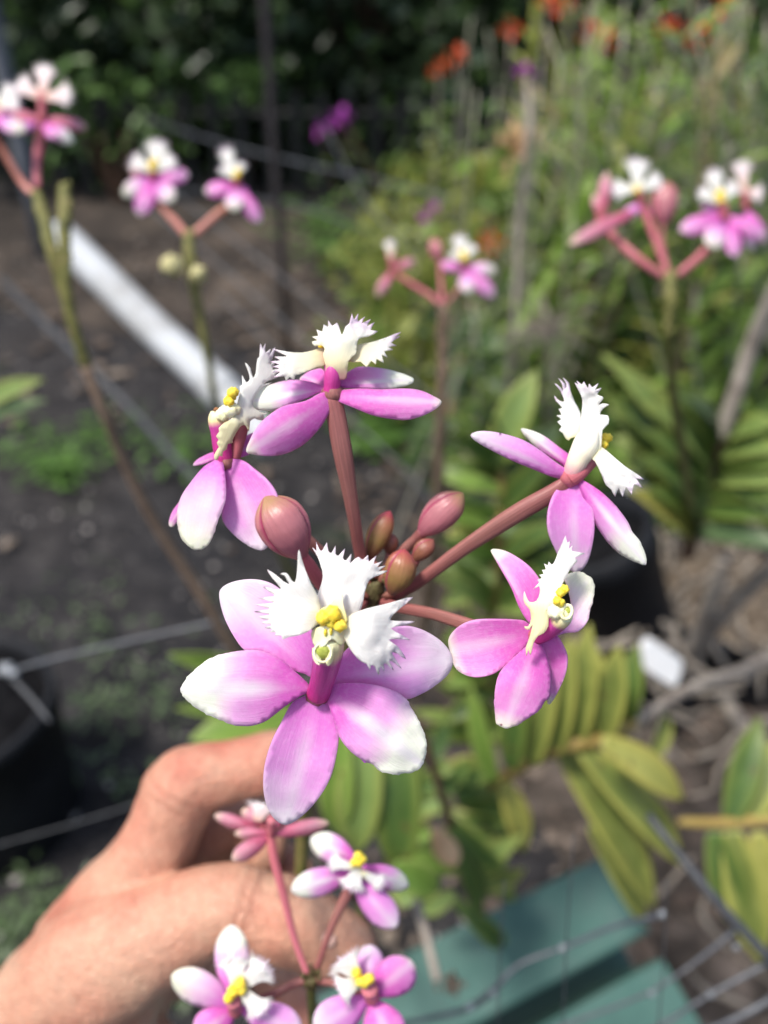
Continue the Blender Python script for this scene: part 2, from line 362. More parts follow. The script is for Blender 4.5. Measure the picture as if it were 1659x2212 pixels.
def ball(mb, c, r, ax=None, seg=14, bumpy=0.0, seed=0):
    c = Vector(c); verts = []; uv = []; ri = seg // 2 + 1
    ax = ax or (1, 1, 1)
    for i in range(ri + 1):
        th = math.pi * i / ri
        for k in range(seg):
            a = 2 * math.pi * k / seg
            d = Vector((math.sin(th) * math.cos(a), math.sin(th) * math.sin(a), math.cos(th)))
            q = 1 + (bumpy * noise.noise(d * 2.2 + Vector((seed * 7.3, 0, 0))) if bumpy else 0)
            verts.append(c + Vector((d.x * ax[0], d.y * ax[1], d.z * ax[2])) * r * q); uv.append((i / ri, k / seg))
    faces = [(i * seg + k, i * seg + (k + 1) % seg, (i + 1) * seg + (k + 1) % seg, (i + 1) * seg + k) for i in range(ri) for k in range(seg)]
    mb.add(verts, faces, uv)

# blade: a flat organ (petal, lobe) with its outline, grown into a curved sheet at its own depth
def blade(mb, outline, base, tip, D, db=0.0, dt=0.0, cup=0.0, bulge=0.0, tilt=0.0, smooth=4, step=None, ripple=0.0, ragged=0.0, curl=0.0, seed=0, fine=.03, frill=0.0):
    pts = catmull([(float(a), float(b)) for a, b in outline], smooth, True) if smooth else [(float(a), float(b)) for a, b in outline]
    bx, by = base; tx, ty = tip
    ax = Vector((tx - bx, ty - by)); L = ax.length; ax.normalize(); nx = Vector((-ax.y, ax.x))
    def ts(p):
        q = Vector((p[0] - bx, p[1] - by)); return q.dot(ax) / L, q.dot(nx)
    if ragged:
        new = []
        cx = sum(p[0] for p in pts) / len(pts); cy = sum(p[1] for p in pts) / len(pts)
        # subdivide and roughen the outer margin
        for i, p in enumerate(pts):
            q = pts[(i + 1) % len(pts)]
            for k in range(2):
                m = (p[0] + (q[0] - p[0]) * k / 2, p[1] + (q[1] - p[1]) * k / 2)
                t, _ = ts(m)
                w = max(0, min(1, (t - .45) / .25)) * ragged
                d = Vector((m[0] - cx, m[1] - cy)); dl = d.length or 1
                a = noise.noise(Vector((m[0] * .06, m[1] * .06, seed))) * .8 + noise.noise(Vector((m[0] * .2, m[1] * .2, seed + 3))) * .6
                new.append((m[0] + d.x / dl * a * w, m[1] + d.y / dl * a * w))
        pts = new
    hw = max(abs(ts(p)[1]) for p in pts) or 1
    # remove near-duplicate points
    cl = []
    for p in pts:
        if not cl or (p[0] - cl[-1][0]) ** 2 + (p[1] - cl[-1][1]) ** 2 > .09: cl.append(p)
    if (cl[0][0] - cl[-1][0]) ** 2 + (cl[0][1] - cl[-1][1]) ** 2 < .09: cl.pop()
    pts = cl
    x0 = min(p[0] for p in pts); x1 = max(p[0] for p in pts); y0 = min(p[1] for p in pts); y1 = max(p[1] for p in pts)
    st = step or max(x1 - x0, y1 - y0) / 22
    def inside(x, y):
        c = False; j = len(pts) - 1
        for i in range(len(pts)):
            xi, yi = pts[i]; xj, yj = pts[j]
            if (yi > y) != (yj > y) and x < (xj - xi) * (y - yi) / (yj - yi) + xi: c = not c
            j = i
        return c
    vs = [Vector(p) for p in pts]; n0 = len(vs)
    y = y0 + st / 2; row = 0
    while y < y1:
        x = x0 + st / 2 + (st / 2 if row % 2 else 0)
        while x < x1:
            if inside(x, y) and min((x - p[0]) ** 2 + (y - p[1]) ** 2 for p in pts) > (st * .45) ** 2: vs.append(Vector((x, y)))
            x += st
        y += st * .87; row += 1
    res = delaunay_2d_cdt(vs, [], [list(range(n0))], 1, 1e-4)
    V2, F2 = res[0], res[2]
    # width at each t for the cross coordinate
    nb = 24; wid = [[0, 0] for _ in range(nb)]
    for p in pts:
        t, s = ts(p); k = max(0, min(nb - 1, int(t * nb)))
        wid[k][0] = min(wid[k][0], s); wid[k][1] = max(wid[k][1], s)
    for k in range(nb):
        for q in (0, 1):
            vals = [wid[j][q] for j in range(max(0, k - 1), min(nb, k + 2)) if abs(wid[j][q]) > 1]
            if abs(wid[k][q]) < 1 and vals: wid[k][q] = sum(vals) / len(vals)
    out = []; uv = []
    for p in V2:
        t, s = ts(p); tc = max(0, min(1, t)); sn = s / hw
        k = max(0, min(nb - 1, int(tc * nb))); a, b = wid[k]
        sv = (.5 + .5 * (s / (b if s > 0 else -a))) if (b if s > 0 else -a) > 1 else .5
        z = db + (dt - db) * tc + cup * sn * sn + bulge * math.sin(math.pi * tc) + tilt * sn + curl * max(0, tc - .6) ** 2 * 6
        if ripple: z += ripple * .55 * noise.noise(Vector((p[0] * .022, p[1] * .022, seed))) * (.3 + tc)
        if frill: z += frill * max(0, tc - .55) * 2 * noise.noise(Vector((p[0] * .075, p[1] * .075, seed + 9)))
        z += fine * noise.noise(Vector((p[0] * .08, p[1] * .08, seed + 5)))
        out.append(at(p[0], p[1], D + z * .001)); uv.append((tc, max(0, min(1, sv))))
    mb.add(out, [tuple(f) for f in F2], uv)
def conv(pts, ox, oy, k): return [(ox + k * a, oy + k * b) for a, b in pts]
def ell(u0, v0, u1, v1, w, skew=.0, n=12):
    """petal outline from base to tip: narrow at the base, broad past the middle, rounded tip"""
    d = Vector((u1 - u0, v1 - v0)); n2 = Vector((-d.y, d.x)).normalized(); pts = []
    prof = [(0, .22), (.12, .45), (.3, .8), (.5, 1), (.7, .98), (.86, .72), (.96, .36), (1, .0)]
    for t, q in prof: c = Vector((u0, v0)) + d * t + n2 * (w / 2 * q + skew * w * math.sin(math.pi * t)); pts.append((c.x, c.y))
    for t, q in prof[-2::-1]: c = Vector((u0, v0)) + d * t - n2 * (w / 2 * q - skew * w * math.sin(math.pi * t)); pts.append((c.x, c.y))
    return pts
def fan(u0, v0, u1, v1, w, teeth=9, tl=.38, seed=0):
    """fringed fan lobe outline"""
    g = random.Random(seed); d = Vector((u1 - u0, v1 - v0)); L = d.length; n2 = Vector((-d.y, d.x)).normalized(); dn = d.normalized(); w = w * 1.0
    b = Vector((u0, v0)); pts = [b - n2 * w * .12, b - n2 * w * .22 + dn * L * .45]
    for i in range(teeth * 2 + 1):
        a = (i / (teeth * 2) - .5)
        rad = 1 - .9 * a * a + (g.uniform(.6, 1.3) * tl if i % 2 else -tl * .35)
        pts.append(b + dn * L * .55 + (dn * math.cos(a * 2.2) * L * .45 + n2 * math.sin(a * 2.4) * w * .55) * rad)
    pts += [b + n2 * w * .22 + dn * L * .45, b + n2 * w * .12]
    return [(p.x, p.y) for p in pts]

# ------------------------------------------------------------------ flower assembly
def flower_root(parent, u, v, D, r, mat=None):
    """the flower part itself: the small receptacle ring where petals meet"""
    mb = MB(); ball(mb, at(u, v, D), r * px(D), seg=12, bumpy=.2)
    return mb.build('flower', mat or M['pedicel'], parent)
def petal(fl, outl, base, tip, D, mat='petal', name='petal', **kw):
    mb = MB(); blade(mb, outl, base, tip, D, **kw)
    return mb.build(name, M[mat], fl, solid=.00030)
def lip(fl, lobes, D, mat='lip'):
    mb = MB()
    for outl, base, tip, kw in lobes: blade(mb, outl, base, tip, D, smooth=kw.pop('smooth', 2), frill=.9, **kw)
    return mb.build('lip', M[mat], fl, solid=.00018)
def column(fl, pts, mat='column', n=5):
    mb = MB(); tube(mb, [P4(*p) for p in pts], 18, True, n, ridge=.04, nr=2); return mb.build('column', M[mat], fl)
def callus(fl, balls, mat='yellow', name='callus'):
    mb = MB()
    for i, (u, v, d, r, *ax) in enumerate(balls): ball(mb, at(u, v, d), r * .88 * px(d), ax[0] if ax else None, seg=20, bumpy=.35, seed=i)
    o = mb.build(name, M[mat], fl); return o
def pedicel(parent, pts, mat='pedicel', ridge=.09):
    if pts[0][2] > .3: pts = [(a, b, c, r * .74) for a, b, c, r in pts]
    mb = MB(); tube(mb, [P4(*p) for p in pts], 20, True, 6, ridge=ridge, nr=3); return mb.build('pedicel', M[mat], parent)
def bud(parent, u0, v0, u1, v1, w, d0, d1, mat='bud_pink', curve=0.0, seg=60, seam=1):
    """ovoid bud of overlapping sepals: seams sunk between three lobes"""
    a = at(u0, v0, d0); b = at(u1, v1, d1); ax = (b - a); L = ax.length; ax.normalize()
    side = ax.cross(CF).normalized(); nrm = side.cross(ax); r = w / 2 * px((d0 + d1) / 2)
    prof = [(0, .22), (.06, .38), (.16, .62), (.3, .85), (.45, .98), (.58, 1), (.72, .93), (.84, .72), (.93, .42), (.98, .18), (1.0, .04)]
    P = catmull(prof, 4); verts = []; uv = []
    for i, (t, q) in enumerate(P):
        for k in range(seg):
            an = 2 * math.pi * k / seg + .01
            tw = an + t * .35
            f = abs(((tw * 3 / (2 * math.pi) + .22) % 1) - .5) * 2
            groove = -.17 * max(0, (f - .84) / .16) * min(1, t * 4)
            groove += .03 * max(0, (f - .6) / .24) * (1 if f < .84 else 0) * min(1, t * 3)
            rr = r * q * (1 + groove) * (1 + .03 * math.cos(3 * tw))
            c = a + ax * (L * t) + side * (curve * r * math.sin(math.pi * t))
            verts.append(c + side * math.cos(an) * rr + nrm * math.sin(an) * rr); uv.append((t, k / seg))
    n = len(P)
    faces = [(i * seg + k, i * seg + (k + 1) % seg, (i + 1) * seg + (k + 1) % seg, (i + 1) * seg + k) for i in range(n - 1) for k in range(seg)]
    faces += [tuple(range(seg))[::-1], tuple((n - 1) * seg + k for k in range(seg))]
    mb = MB(); mb.add(verts, faces, uv); return mb.build('bud', M[mat], parent)

# ================================================================== MAIN ORCHID (in focus)
NODE = (805, 1275, .152)
main = empty('orchid_spray', at(*NODE), 'large sharp pink and white orchid spray with five open flowers and rose buds', 'orchid', 'pink orchid sprays')
mb = MB(); ball(mb, at(805, 1278, .150), 24 * px(.15), (1, .9, 1.3), seg=22, bumpy=.5, seed=3)
for i in range(16):
    a = rnd.uniform(0, 6.28); rr = rnd.uniform(8, 30)
    ball(mb, at(812 + rr * math.cos(a), 1250 + rr * math.sin(a) * 1.3, .149 + rnd.uniform(-.001, .003)), rnd.uniform(5, 10) * px(.15), (1, 1, 1.4), seg=10, bumpy=.4, seed=i)
mb.build('stem_node', M['node'], main)
for bu, bv, eu, ev in ((800, 1268, 786, 1236), (818, 1262, 838, 1226), (796, 1290, 770, 1276), (826, 1288, 856, 1280), (812, 1250, 812, 1214)):
    mb = MB(); blade(mb, ell(bu, bv, eu, ev, 16), (bu, bv), (eu, ev), .1485, cup=.6, bulge=-.4, step=3); mb.build('bract', M['bud_brown'], main, solid=.0003)
mb = MB(); tube(mb, [P4(800, 1290, .152, 20), P4(770, 1370, .162, 19), P4(715, 1500, .182, 17), P4(668, 1650, .205, 16), P4(655, 1800, .226, 15), P4(650, 1930, .236, 14), P4(655, 2020, .26, 13), P4(720, 2100, .40, 13), P4(820, 1900, .75, 12), P4(930, 1760, .95, 11)], 14)
mb.build('stem', M['stem_green'], main)

# --- F1 front flower
Z1 = lambda p: conv(p, 331.8, 1128, .4)
Dm = .128
f1 = flower_root(main, 688, 1497, Dm + .0025, 28)
f1['label'] = 'largest flower, facing the camera'
petal(f1, Z1([(840,880),(800,838),(745,790),(690,742),(600,700),(520,690),(430,700),(330,725),(250,775),(190,830),(148,890),(155,930),(190,970),(260,1020),(340,1060),(430,1093),(510,1100),(590,1080),(650,1040),(720,985),(800,935),(855,915)]), Z1([(850,900)])[0], Z1([(150,900)])[0], Dm, 'petal', db=1.2, dt=-1.5, cup=.9, bulge=-1.6, ragged=3.2, ripple=.7, seed=1)
petal(f1, Z1([(855,830),(815,818),(770,805),(700,765),(640,728),(560,700),(490,690),(430,610),(385,520),(360,430),(360,370),(400,335),(460,315),(530,308),(600,318),(660,345),(740,410),(810,490),(862,600),(880,720)]), Z1([(870,830)])[0], Z1([(380,350)])[0], Dm, 'sepal', 'sepal', db=2.2, dt=5.0, cup=-1.0, bulge=-.8, ripple=.5, seed=2)
petal(f1, Z1([(860,925),(800,945),(745,980),(690,1080),(640,1180),(605,1290),(592,1390),(598,1480),(625,1560),(665,1610),(710,1632),(760,1615),(820,1570),(880,1505),(930,1430),(965,1350),(990,1240),(1000,1150),(990,1080),(970,1020),(945,960),(910,925)]), Z1([(885,920)])[0], Z1([(715,1630)])[0], Dm, 'sepal', 'sepal', db=2.4, dt=5.5, cup=-1.1, bulge=-1.6, ripple=.4, seed=3)
petal(f1, Z1([(905,905),(930,950),(955,1010),(975,1070),(1000,1150),(1040,1210),(1100,1265),(1170,1300),(1220,1340),(1290,1360),(1370,1355),(1440,1330),(1465,1270),(1472,1200),(1460,1130),(1430,1070),(1390,1000),(1365,955),(1300,912),(1200,880),(1100,868),(1000,872),(940,880)]), Z1([(915,900)])[0], Z1([(1440,1300)])[0], Dm, 'petal', db=1.2, dt=-.5, cup=1.0, bulge=-1.9, ragged=3.2, ripple=.8, seed=4)
petal(f1, Z1([(945,870),(965,810),(990,760),(1030,700),(1100,640),(1180,600),(1290,568),(1380,562),(1470,590),(1550,640),(1600,700),(1615,760),(1590,820),(1530,875),(1460,920),(1365,957),(1280,930),(1180,905),(1080,890),(980,890)]), Z1([(930,870)])[0], Z1([(1615,740)])[0], Dm, 'sepal', 'sepal', db=2.2, dt=3.4, cup=-1.1, bulge=-1.0, ripple=.5, seed=5)
# small purple nick on the lower right petal margin, and the spot on the lip
mb = MB(); blade(mb, Z1([(1118,1252),(1132,1258),(1138,1275),(1148,1290),(1143,1300),(1128,1288),(1118,1272)]), Z1([(1118,1252)])[0], Z1([(1148,1298)])[0], Dm, db=-.95, dt=-.9, smooth=2, step=3)
mb.build('petal_blotch', simple_mat('purple_blotch', (.30, .02, .42), (.38, .04, .5), 500), f1, solid=.0002)
column(f1, [(688+1, 1497, Dm + .001, 27), (694, 1478, Dm - .001, 26), (702, 1448, Dm - .004, 29), (708, 1418, Dm - .0065, 32), (712, 1392, Dm - .0085, 31), (713, 1378, Dm - .009, 26)])
# stigma hollow with pale rim
mb = MB()
for i in range(20):
    pass
def ring(mb, u, v, d, ru, rv, th, ang=0.0, n=26):
    pts = []
    for i in range(n + 1):
        a = 2 * math.pi * i / n; x = math.cos(a) * ru; y = math.sin(a) * rv
        pts.append(P4(u + x * math.cos(ang) - y * math.sin(ang), v + x * math.sin(ang) + y * math.cos(ang), d - .0003 * math.sin(a), th))
    tube(mb, pts, 8, False, 1)
ring(mb, 697, 1410, Dm - .0108, 19, 20, 2.6); blade(mb, ell(676, 1400, 690, 1436, 16), (676, 1400), (690, 1436), Dm, db=-10.6, dt=-10.6, cup=.5, step=3); blade(mb, ell(718, 1396, 708, 1438, 16), (718, 1396), (708, 1438), Dm, db=-10.6, dt=-10.6, cup=.5, step=3); mb.build('column_rim', M['capcream'], f1)
mb = MB(); ball(mb, at(697, 1411, Dm - .0102), 17 * px(Dm), (.95, .4, 1), seg=18, bumpy=.25); mb.build('stigma', M['stigma'], f1)
mb = MB(); blade(mb, Z1([(868,640),(862,600),(880,572),(930,560),(990,568),(1020,590),(1025,640),(1000,660),(960,625),(925,668),(885,672)]), Z1([(945,660)])[0], Z1([(945,560)])[0], Dm, db=-10.6, dt=-11.0, cup=1.5, smooth=3)
mb.build('anther_cap', M['capcream'], f1, solid=.0007)
lobL = Z1([(905,470),(893,425),(885,395),(850,330),(820,260),(800,200),(785,150),(778,200),(775,270),(765,325),(745,315),(730,290),(712,274),(685,278),(708,288),(722,312),(735,335),(700,320),(660,285),(615,257),(640,300),(690,357),(650,362),(592,347),(625,375),(655,400),(560,410),(620,425),(648,437),(545,445),(600,460),(628,470),(545,482),(600,492),(630,500),(560,512),(600,524),(628,530),(575,544),(620,550),(640,556),(600,570),(645,578),(625,592),(665,596),(655,612),(690,612),(698,634),(730,620),(780,612),(830,592),(875,560),(905,530)])
lobM = Z1([(900,560),(885,480),(885,400),(905,340),(915,290),(905,240),(885,185),(860,138),(882,158),(878,108),(898,152),(915,150),(935,110),(943,155),(962,165),(982,128),(983,172),(1000,182),(1034,143),(1022,192),(1040,207),(1066,172),(1064,205),(1062,222),(1085,200),(1108,188),(1130,203),(1158,178),(1162,215),(1203,182),(1188,226),(1237,210),(1203,246),(1252,235),(1213,264),(1267,262),(1215,287),(1165,312),(1142,370),(1130,430),(1115,480),(1075,560),(1020,600),(930,600)])
lobR = Z1([(1040,520),(1113,480),(1180,460),(1260,440),(1330,420),(1400,405),(1350,450),(1303,490),(1275,528),(1340,535),(1410,536),(1350,556),(1280,572),(1330,604),(1384,637),(1320,630),(1268,635),(1315,668),(1364,740),(1320,712),(1284,700),(1305,738),(1340,792),(1295,755),(1272,750),(1296,800),(1258,765),(1240,765),(1245,806),(1225,775),(1215,825),(1195,780),(1172,772),(1170,800),(1150,765),(1120,750),(1080,710),(1045,655),(1025,600)])
lip(f1, [(lobL, Z1([(940,500)])[0], Z1([(560,430)])[0], dict(db=-10.2, dt=-8.5, cup=-1.2, bulge=-1.5, ripple=1.2, seed=11)),
         (lobM, Z1([(970,600)])[0], Z1([(1060,150)])[0], dict(db=-9.6, dt=-7.5, cup=2.2, bulge=.8, ripple=1.4, curl=1.5, seed=12)),
         (lobR, Z1([(1010,560)])[0], Z1([(1340,640)])[0], dict(db=-10.2, dt=-9.0, cup=1.2, bulge=-1.8, ripple=1.2, seed=13))], Dm)
mb = MB(); blade(mb, Z1([(905,470),(955,445),(1015,350),(1022,440),(1045,520),(1020,580),(900,560)]), Z1([(960,570)])[0], Z1([(1012,350)])[0], Dm, db=-10.5, dt=-9.2, cup=-.2, bulge=-.9, smooth=3)
mb.build('lip_keel', grad_mat('keel_yellow_fade', [(0, (.86, .66, .12)), (.45, (.87, .80, .40)), (1, (.88, .88, .84))], .5, .3, 300, trans=.2), f1, solid=.0005)
callus(f1, [(331.8 + .4 * 920, 1128 + .4 * 515, Dm - .0116, 19), (331.8 + .4 * 968, 1128 + .4 * 497, Dm - .0116, 20, (1, 1, 1.1)), (331.8 + .4 * 1008, 1128 + .4 * 560, Dm - .0116, 15.5), (331.8 + .4 * 955, 1128 + .4 * 540, Dm - .0113, 15), (331.8 + .4 * 928, 1128 + .4 * 598, Dm - .0112, 7, (.6, 1, 1.6)), (331.8 + .4 * 958, 1128 + .4 * 590, Dm - .0112, 7, (.6, 1, 1.8))])

# --- F2 top centre flower, seen from the side
Z2 = lambda p: conv(p, 331.8, 630.4, .4)
D2 = .136
f2 = flower_root(main, 718, 850, D2, 24, M['pedicel'])
f2['label'] = 'topmost flower of the sharp spray, turned side on'
petal(f2, Z2([(975,580),(935,545),(890,552),(820,590),(700,620),(620,670),(560,730),(520,800),(500,862),(540,878),(620,885),(700,875),(790,835),(860,775),(920,700),(965,610)]), Z2([(965,570)])[0], Z2([(500,865)])[0], D2, 'petal_hot', db=-.5, dt=-5, cup=1.4, bulge=-1.5, tilt=-1.0, ripple=.4, seed=21)
petal(f2, Z2([(940,545),(895,545),(840,570),(760,602),(680,632),(600,642),(530,622),(535,560),(590,520),(680,490),(760,478),(840,488),(900,505),(940,520)]), Z2([(940,530)])[0], Z2([(528,590)])[0], D2, 'petal', db=.4, dt=1.0, cup=1.3, bulge=-.8, tilt=.6, seed=22, ripple=.4)
petal(f2, Z2([(790,478),(820,445),(860,425),(910,418),(930,460),(925,525),(850,500)]), Z2([(930,520)])[0], Z2([(795,450)])[0], D2, 'petal_hot', 'sepal', db=1.6, dt=5, cup=.5, seed=23)
petal(f2, Z2([(1000,500),(1020,460),(1060,430),(1110,408),(1200,412),(1290,428),(1360,450),(1402,472),(1390,497),(1330,515),(1240,527),(1130,520),(1030,520)]), Z2([(1000,505)])[0], Z2([(1402,475)])[0], D2, 'petal', db=1.0, dt=4, cup=1.2, bulge=-.6, tilt=-.8, seed=24, ragged=1.5)
petal(f2, Z2([(975,580),(985,545),(1040,530),(1130,525),(1230,530),(1350,525),(1440,535),(1510,565),(1555,595),(1520,635),(1450,670),(1370,690),(1280,685),(1180,665),(1080,625)]), Z2([(975,560)])[0], Z2([(1555,595)])[0], D2, 'petal_hot', 'sepal', db=-.4, dt=-2.5, cup=1.3, bulge=-1.2, tilt=-.9, seed=25)
column(f2, [(716, 852, D2, 20), (717, 836, D2 - .0005, 18), (719, 812, D2 - .001, 19), (722, 788, D2 - .0005, 22), (724, 768, D2, 21)])
lip(f2, [(Z2([(925,395),(880,408),(830,428),(790,445),(765,452),(758,478),(735,460),(715,485),(705,455),(650,462),(688,432),(638,437),(680,412),(645,405),(685,392),(632,378),(690,372),(655,352),(700,352),(720,345),(640,308),(720,325),(800,330),(860,318),(920,308)]), Z2([(960,370)])[0], Z2([(640,400)])[0], dict(db=-.5, dt=-4, cup=1.2, tilt=1.2, bulge=-1, ripple=1.0, seed=26)),
         (Z2([(930,400),(915,340),(925,310),(905,288),(870,292),(856,270),(885,262),(856,243),(890,238),(880,205),(912,216),(918,178),(943,192),(943,155),(965,186),(990,168),(1003,195),(1018,235),(1036,190),(1060,168),(1070,118),(1082,152),(1104,118),(1103,160),(1142,133),(1122,172),(1172,148),(1150,187),(1192,165),(1170,207),(1210,214),(1160,240),(1110,252),(1097,290),(1092,335),(1052,375),(1045,445),(1030,475),(935,465)]), Z2([(985,470)])[0], Z2([(1030,150)])[0], dict(db=-1.5, dt=-.5, cup=1.5, bulge=-1.4, ripple=1.3, seed=27)),
         (Z2([(1050,300),(1100,287),(1180,272),(1260,246),(1337,217),(1300,247),(1330,240),(1282,275),(1312,290),(1262,299),(1292,312),(1245,322),(1262,352),(1230,340),(1243,382),(1205,362),(1200,392),(1175,372),(1150,407),(1118,377),(1050,375)]), Z2([(1010,350)])[0], Z2([(1320,270)])[0], dict(db=-.8, dt=2, cup=-1.0, tilt=-1.2, bulge=-.8, ripple=1.0, seed=28))], D2, 'lip_cream')
callus(f2, [(695, 746, D2 + .0012, 9)])
pedicel(main, [(718, 858, D2, 17), (722, 880, D2 + .0003, 20), (738, 970, D2 + .002, 21), (754, 1060, D2 + .005, 16), (766, 1130, D2 + .008, 13.5), (778, 1200, D2 + .012, 12.5), (795, 1262, .150, 12)])

# --- F3 left flower, seen side on
D3 = .137
f3 = flower_root(main, 487, 999, D3, 19)
f3['label'] = 'leftmost flower of the sharp spray, in profile'
petal(f3, Z2([(350,905),(325,915),(270,950),(210,1020),(150,1110),(130,1200),(135,1280),(160,1340),(200,1380),(240,1395),(290,1370),(325,1310),(350,1230),(385,1140),(392,1070),(385,980),(375,925)]), Z2([(365,910)])[0], Z2([(235,1395)])[0], D3, 'petal_pale', db=-1, dt=-4, cup=1.4, bulge=-2, tilt=.6, ragged=2.2, ripple=.5, seed=31)
petal(f3, Z2([(375,925),(383,1000),(385,1070),(370,1180),(375,1240),(420,1300),(480,1350),(540,1385),(590,1395),(625,1365),(665,1290),(680,1190),(665,1090),(610,1010),(550,960),(500,920),(450,903),(400,910)]), Z2([(385,915)])[0], Z2([(600,1390)])[0], D3, 'sepal', 'sepal', db=0, dt=-1, cup=-1.2, bulge=-.6, tilt=.8, ripple=.4, seed=32)
petal(f3, Z2([(355,880),(325,868),(280,885),(235,910),(216,938),(260,932),(320,912),(355,905)]), Z2([(360,890)])[0], Z2([(216,937)])[0], D3, 'petal_hot', db=1, dt=3.5, cup=.5, seed=33)
petal(f3, Z2([(185,1090),(130,1150),(98,1200),(84,1258),(105,1267),(135,1230),(175,1190)]), Z2([(220,1060)])[0], Z2([(88,1262)])[0], D3, 'petal_hot', 'sepal', db=2, dt=3.2, cup=.5, seed=34)
petal(f3, Z2([(410,905),(425,860),(450,840),(480,795),(530,765),(575,760),(600,800),(560,850),(510,880),(460,897)]), Z2([(410,895)])[0], Z2([(600,790)])[0], D3, 'petal_hot', 'sepal', db=1, dt=3.6, cup=.5, seed=35)
column(f3, [(331.8 + .4 * 385, 630.4 + .4 * 915, D3, 18), (331.8 + .4 * 372, 630.4 + .4 * 850, D3 - .0004, 20), (331.8 + .4 * 362, 630.4 + .4 * 760, D3 - .001, 21), (331.8 + .4 * 350, 630.4 + .4 * 690, D3 - .0015, 22), (331.8 + .4 * 352, 630.4 + .4 * 650, D3 - .0018, 17)])
mb = MB(); tube(mb, [P4(503, 992, D3 + .001, 15), P4(512, 960, D3 + .001, 15), P4(522, 925, D3 + .0008, 15), P4(532, 890, D3, 12)], 14); mb.build('lip_claw', M['pedicel_pink'], f3)
mb = MB(); tube(mb, [P4(464, 889, D3 - .003, 4), P4(467, 884, D3 - .003, 5), P4(472, 888, D3 - .003, 4), P4(474, 896, D3 - .003, 3)], 8)
mb.build('withered_anther', M['brownbit'], f3)
lip(f3, [(Z2([(345,908),(330,905),(328,880),(345,850),(352,838),(342,815),(352,800),(338,780),(355,755),(352,735),(385,705),(415,690),(440,650),(455,590),(468,540),(465,510),(480,500),(478,452),(500,490),(520,470),(512,430),(494,383),(522,412),(535,465),(552,440),(556,395),(562,360),(572,350),(577,282),(588,310),(604,278),(602,330),(632,308),(622,348),(654,302),(640,360),(626,395),(658,370),(640,420),(660,418),(690,425),(650,450),(668,462),(620,480),(590,500),(640,490),(580,520),(548,560),(532,612),(560,640),(600,655),(650,640),(590,668),(608,695),(562,690),(548,684),(520,700),(515,752),(498,722),(478,722),(455,745),(425,800),(428,815),(400,822),(395,850),(375,862),(370,890),(355,885)]), Z2([(440,720)])[0], Z2([(595,290)])[0], dict(db=-3.5, dt=.5, cup=.6, tilt=2.4, ripple=1.5, seed=36))], D3)
callus(f3, [(331.8 + .4 * 428, 630.4 + .4 * 545, D3 - .004, 14), (331.8 + .4 * 408, 630.4 + .4 * 592, D3 - .004, 13), (331.8 + .4 * 420, 630.4 + .4 * 570, D3 - .0035, 11)])
callus(f3, [(331.8 + .4 * 415, 630.4 + .4 * 640, D3 - .0032, 20, (1.2, 1, .9)), (331.8 + .4 * 375, 630.4 + .4 * 665, D3 - .003, 17)], 'capcream', 'anther_cap')
pedicel(main, [(492, 1002, D3 + .0006, 13), (560, 1060, D3 + .009, 13), (660, 1160, .149, 12), (760, 1250, .153, 11), (800, 1275, .153, 11)])

# --- F4 upper right flower
Z3 = lambda p: conv(p, 862.6, 763.1, .39)
D4 = .137
f4 = flower_root(main, 1232, 1030, D4, 24, M['pedicel_pink'])
f4['label'] = 'upper right flower of the sharp spray'
petal(f4, Z3([(940,700),(900,695),(840,680),(740,640),(620,590),(500,530),(430,490),(395,453),(440,433),(520,437),(620,460),(700,490),(780,540),(860,600),(940,655)]), Z3([(940,685)])[0], Z3([(395,453)])[0], D4, 'sepal', 'sepal', db=-.3, dt=-1, cup=1.3, bulge=-1.2, tilt=-.9, seed=41)
petal(f4, Z3([(960,660),(915,630),(880,600),(800,550),(740,500),(690,450),(677,417),(720,425),(800,460),(880,520),(945,570),(975,620)]), Z3([(965,640)])[0], Z3([(677,418)])[0], D4, 'petal', db=.8, dt=4, cup=1.1, bulge=-.5, tilt=-.7, seed=42)
petal(f4, Z3([(950,690),(920,705),(880,740),(840,810),(820,900),(825,990),(860,1080),(910,1170),(960,1210),(1000,1205),(1040,1160),(1065,1080),(1080,980),(1075,880),(1050,800),(1015,735),(985,700)]), Z3([(965,695)])[0], Z3([(975,1212)])[0], D4, 'sepal', 'sepal', db=.2, dt=2.0, cup=-1.3, bulge=-1.6, tilt=.5, seed=43)
petal(f4, Z3([(985,700),(1000,745),(1020,800),(1060,890),(1110,980),(1170,1060),(1240,1120),(1310,1155),(1367,1170),(1360,1110),(1330,1040),(1290,990),(1260,930),(1200,850),(1130,780),(1070,735),(1010,700)]), Z3([(985,690)])[0], Z3([(1367,1170)])[0], D4, 'petal', db=-.3, dt=-3.5, cup=1.2, bulge=-1.0, tilt=.8, ragged=1.6, seed=44)
column(f4, [(1232, 1034, D4 - .0005, 18), (1250, 1020, D4 - .0008, 18), (1270, 1000, D4 + .0004, 17), (1288, 984, D4 + .0016, 16)], 'pedicel_pink')
mb = MB(); tube(mb, [P4(1231, 1030, D4 + .0003, 19), P4(1240, 1012, D4 - .0008, 21), P4(1250, 990, D4 - .0014, 24), P4(1266, 960, D4 - .0018, 28), P4(1276, 930, D4 - .0012, 20)], 18)
mb.build('lip_claw', grad_mat('claw_fade', [(0, (.62, .20, .30)), (.25, (.76, .42, .42)), (.5, (.86, .76, .56)), (1, (.88, .86, .74))], .45, .35, 300, sss=.15), f4)
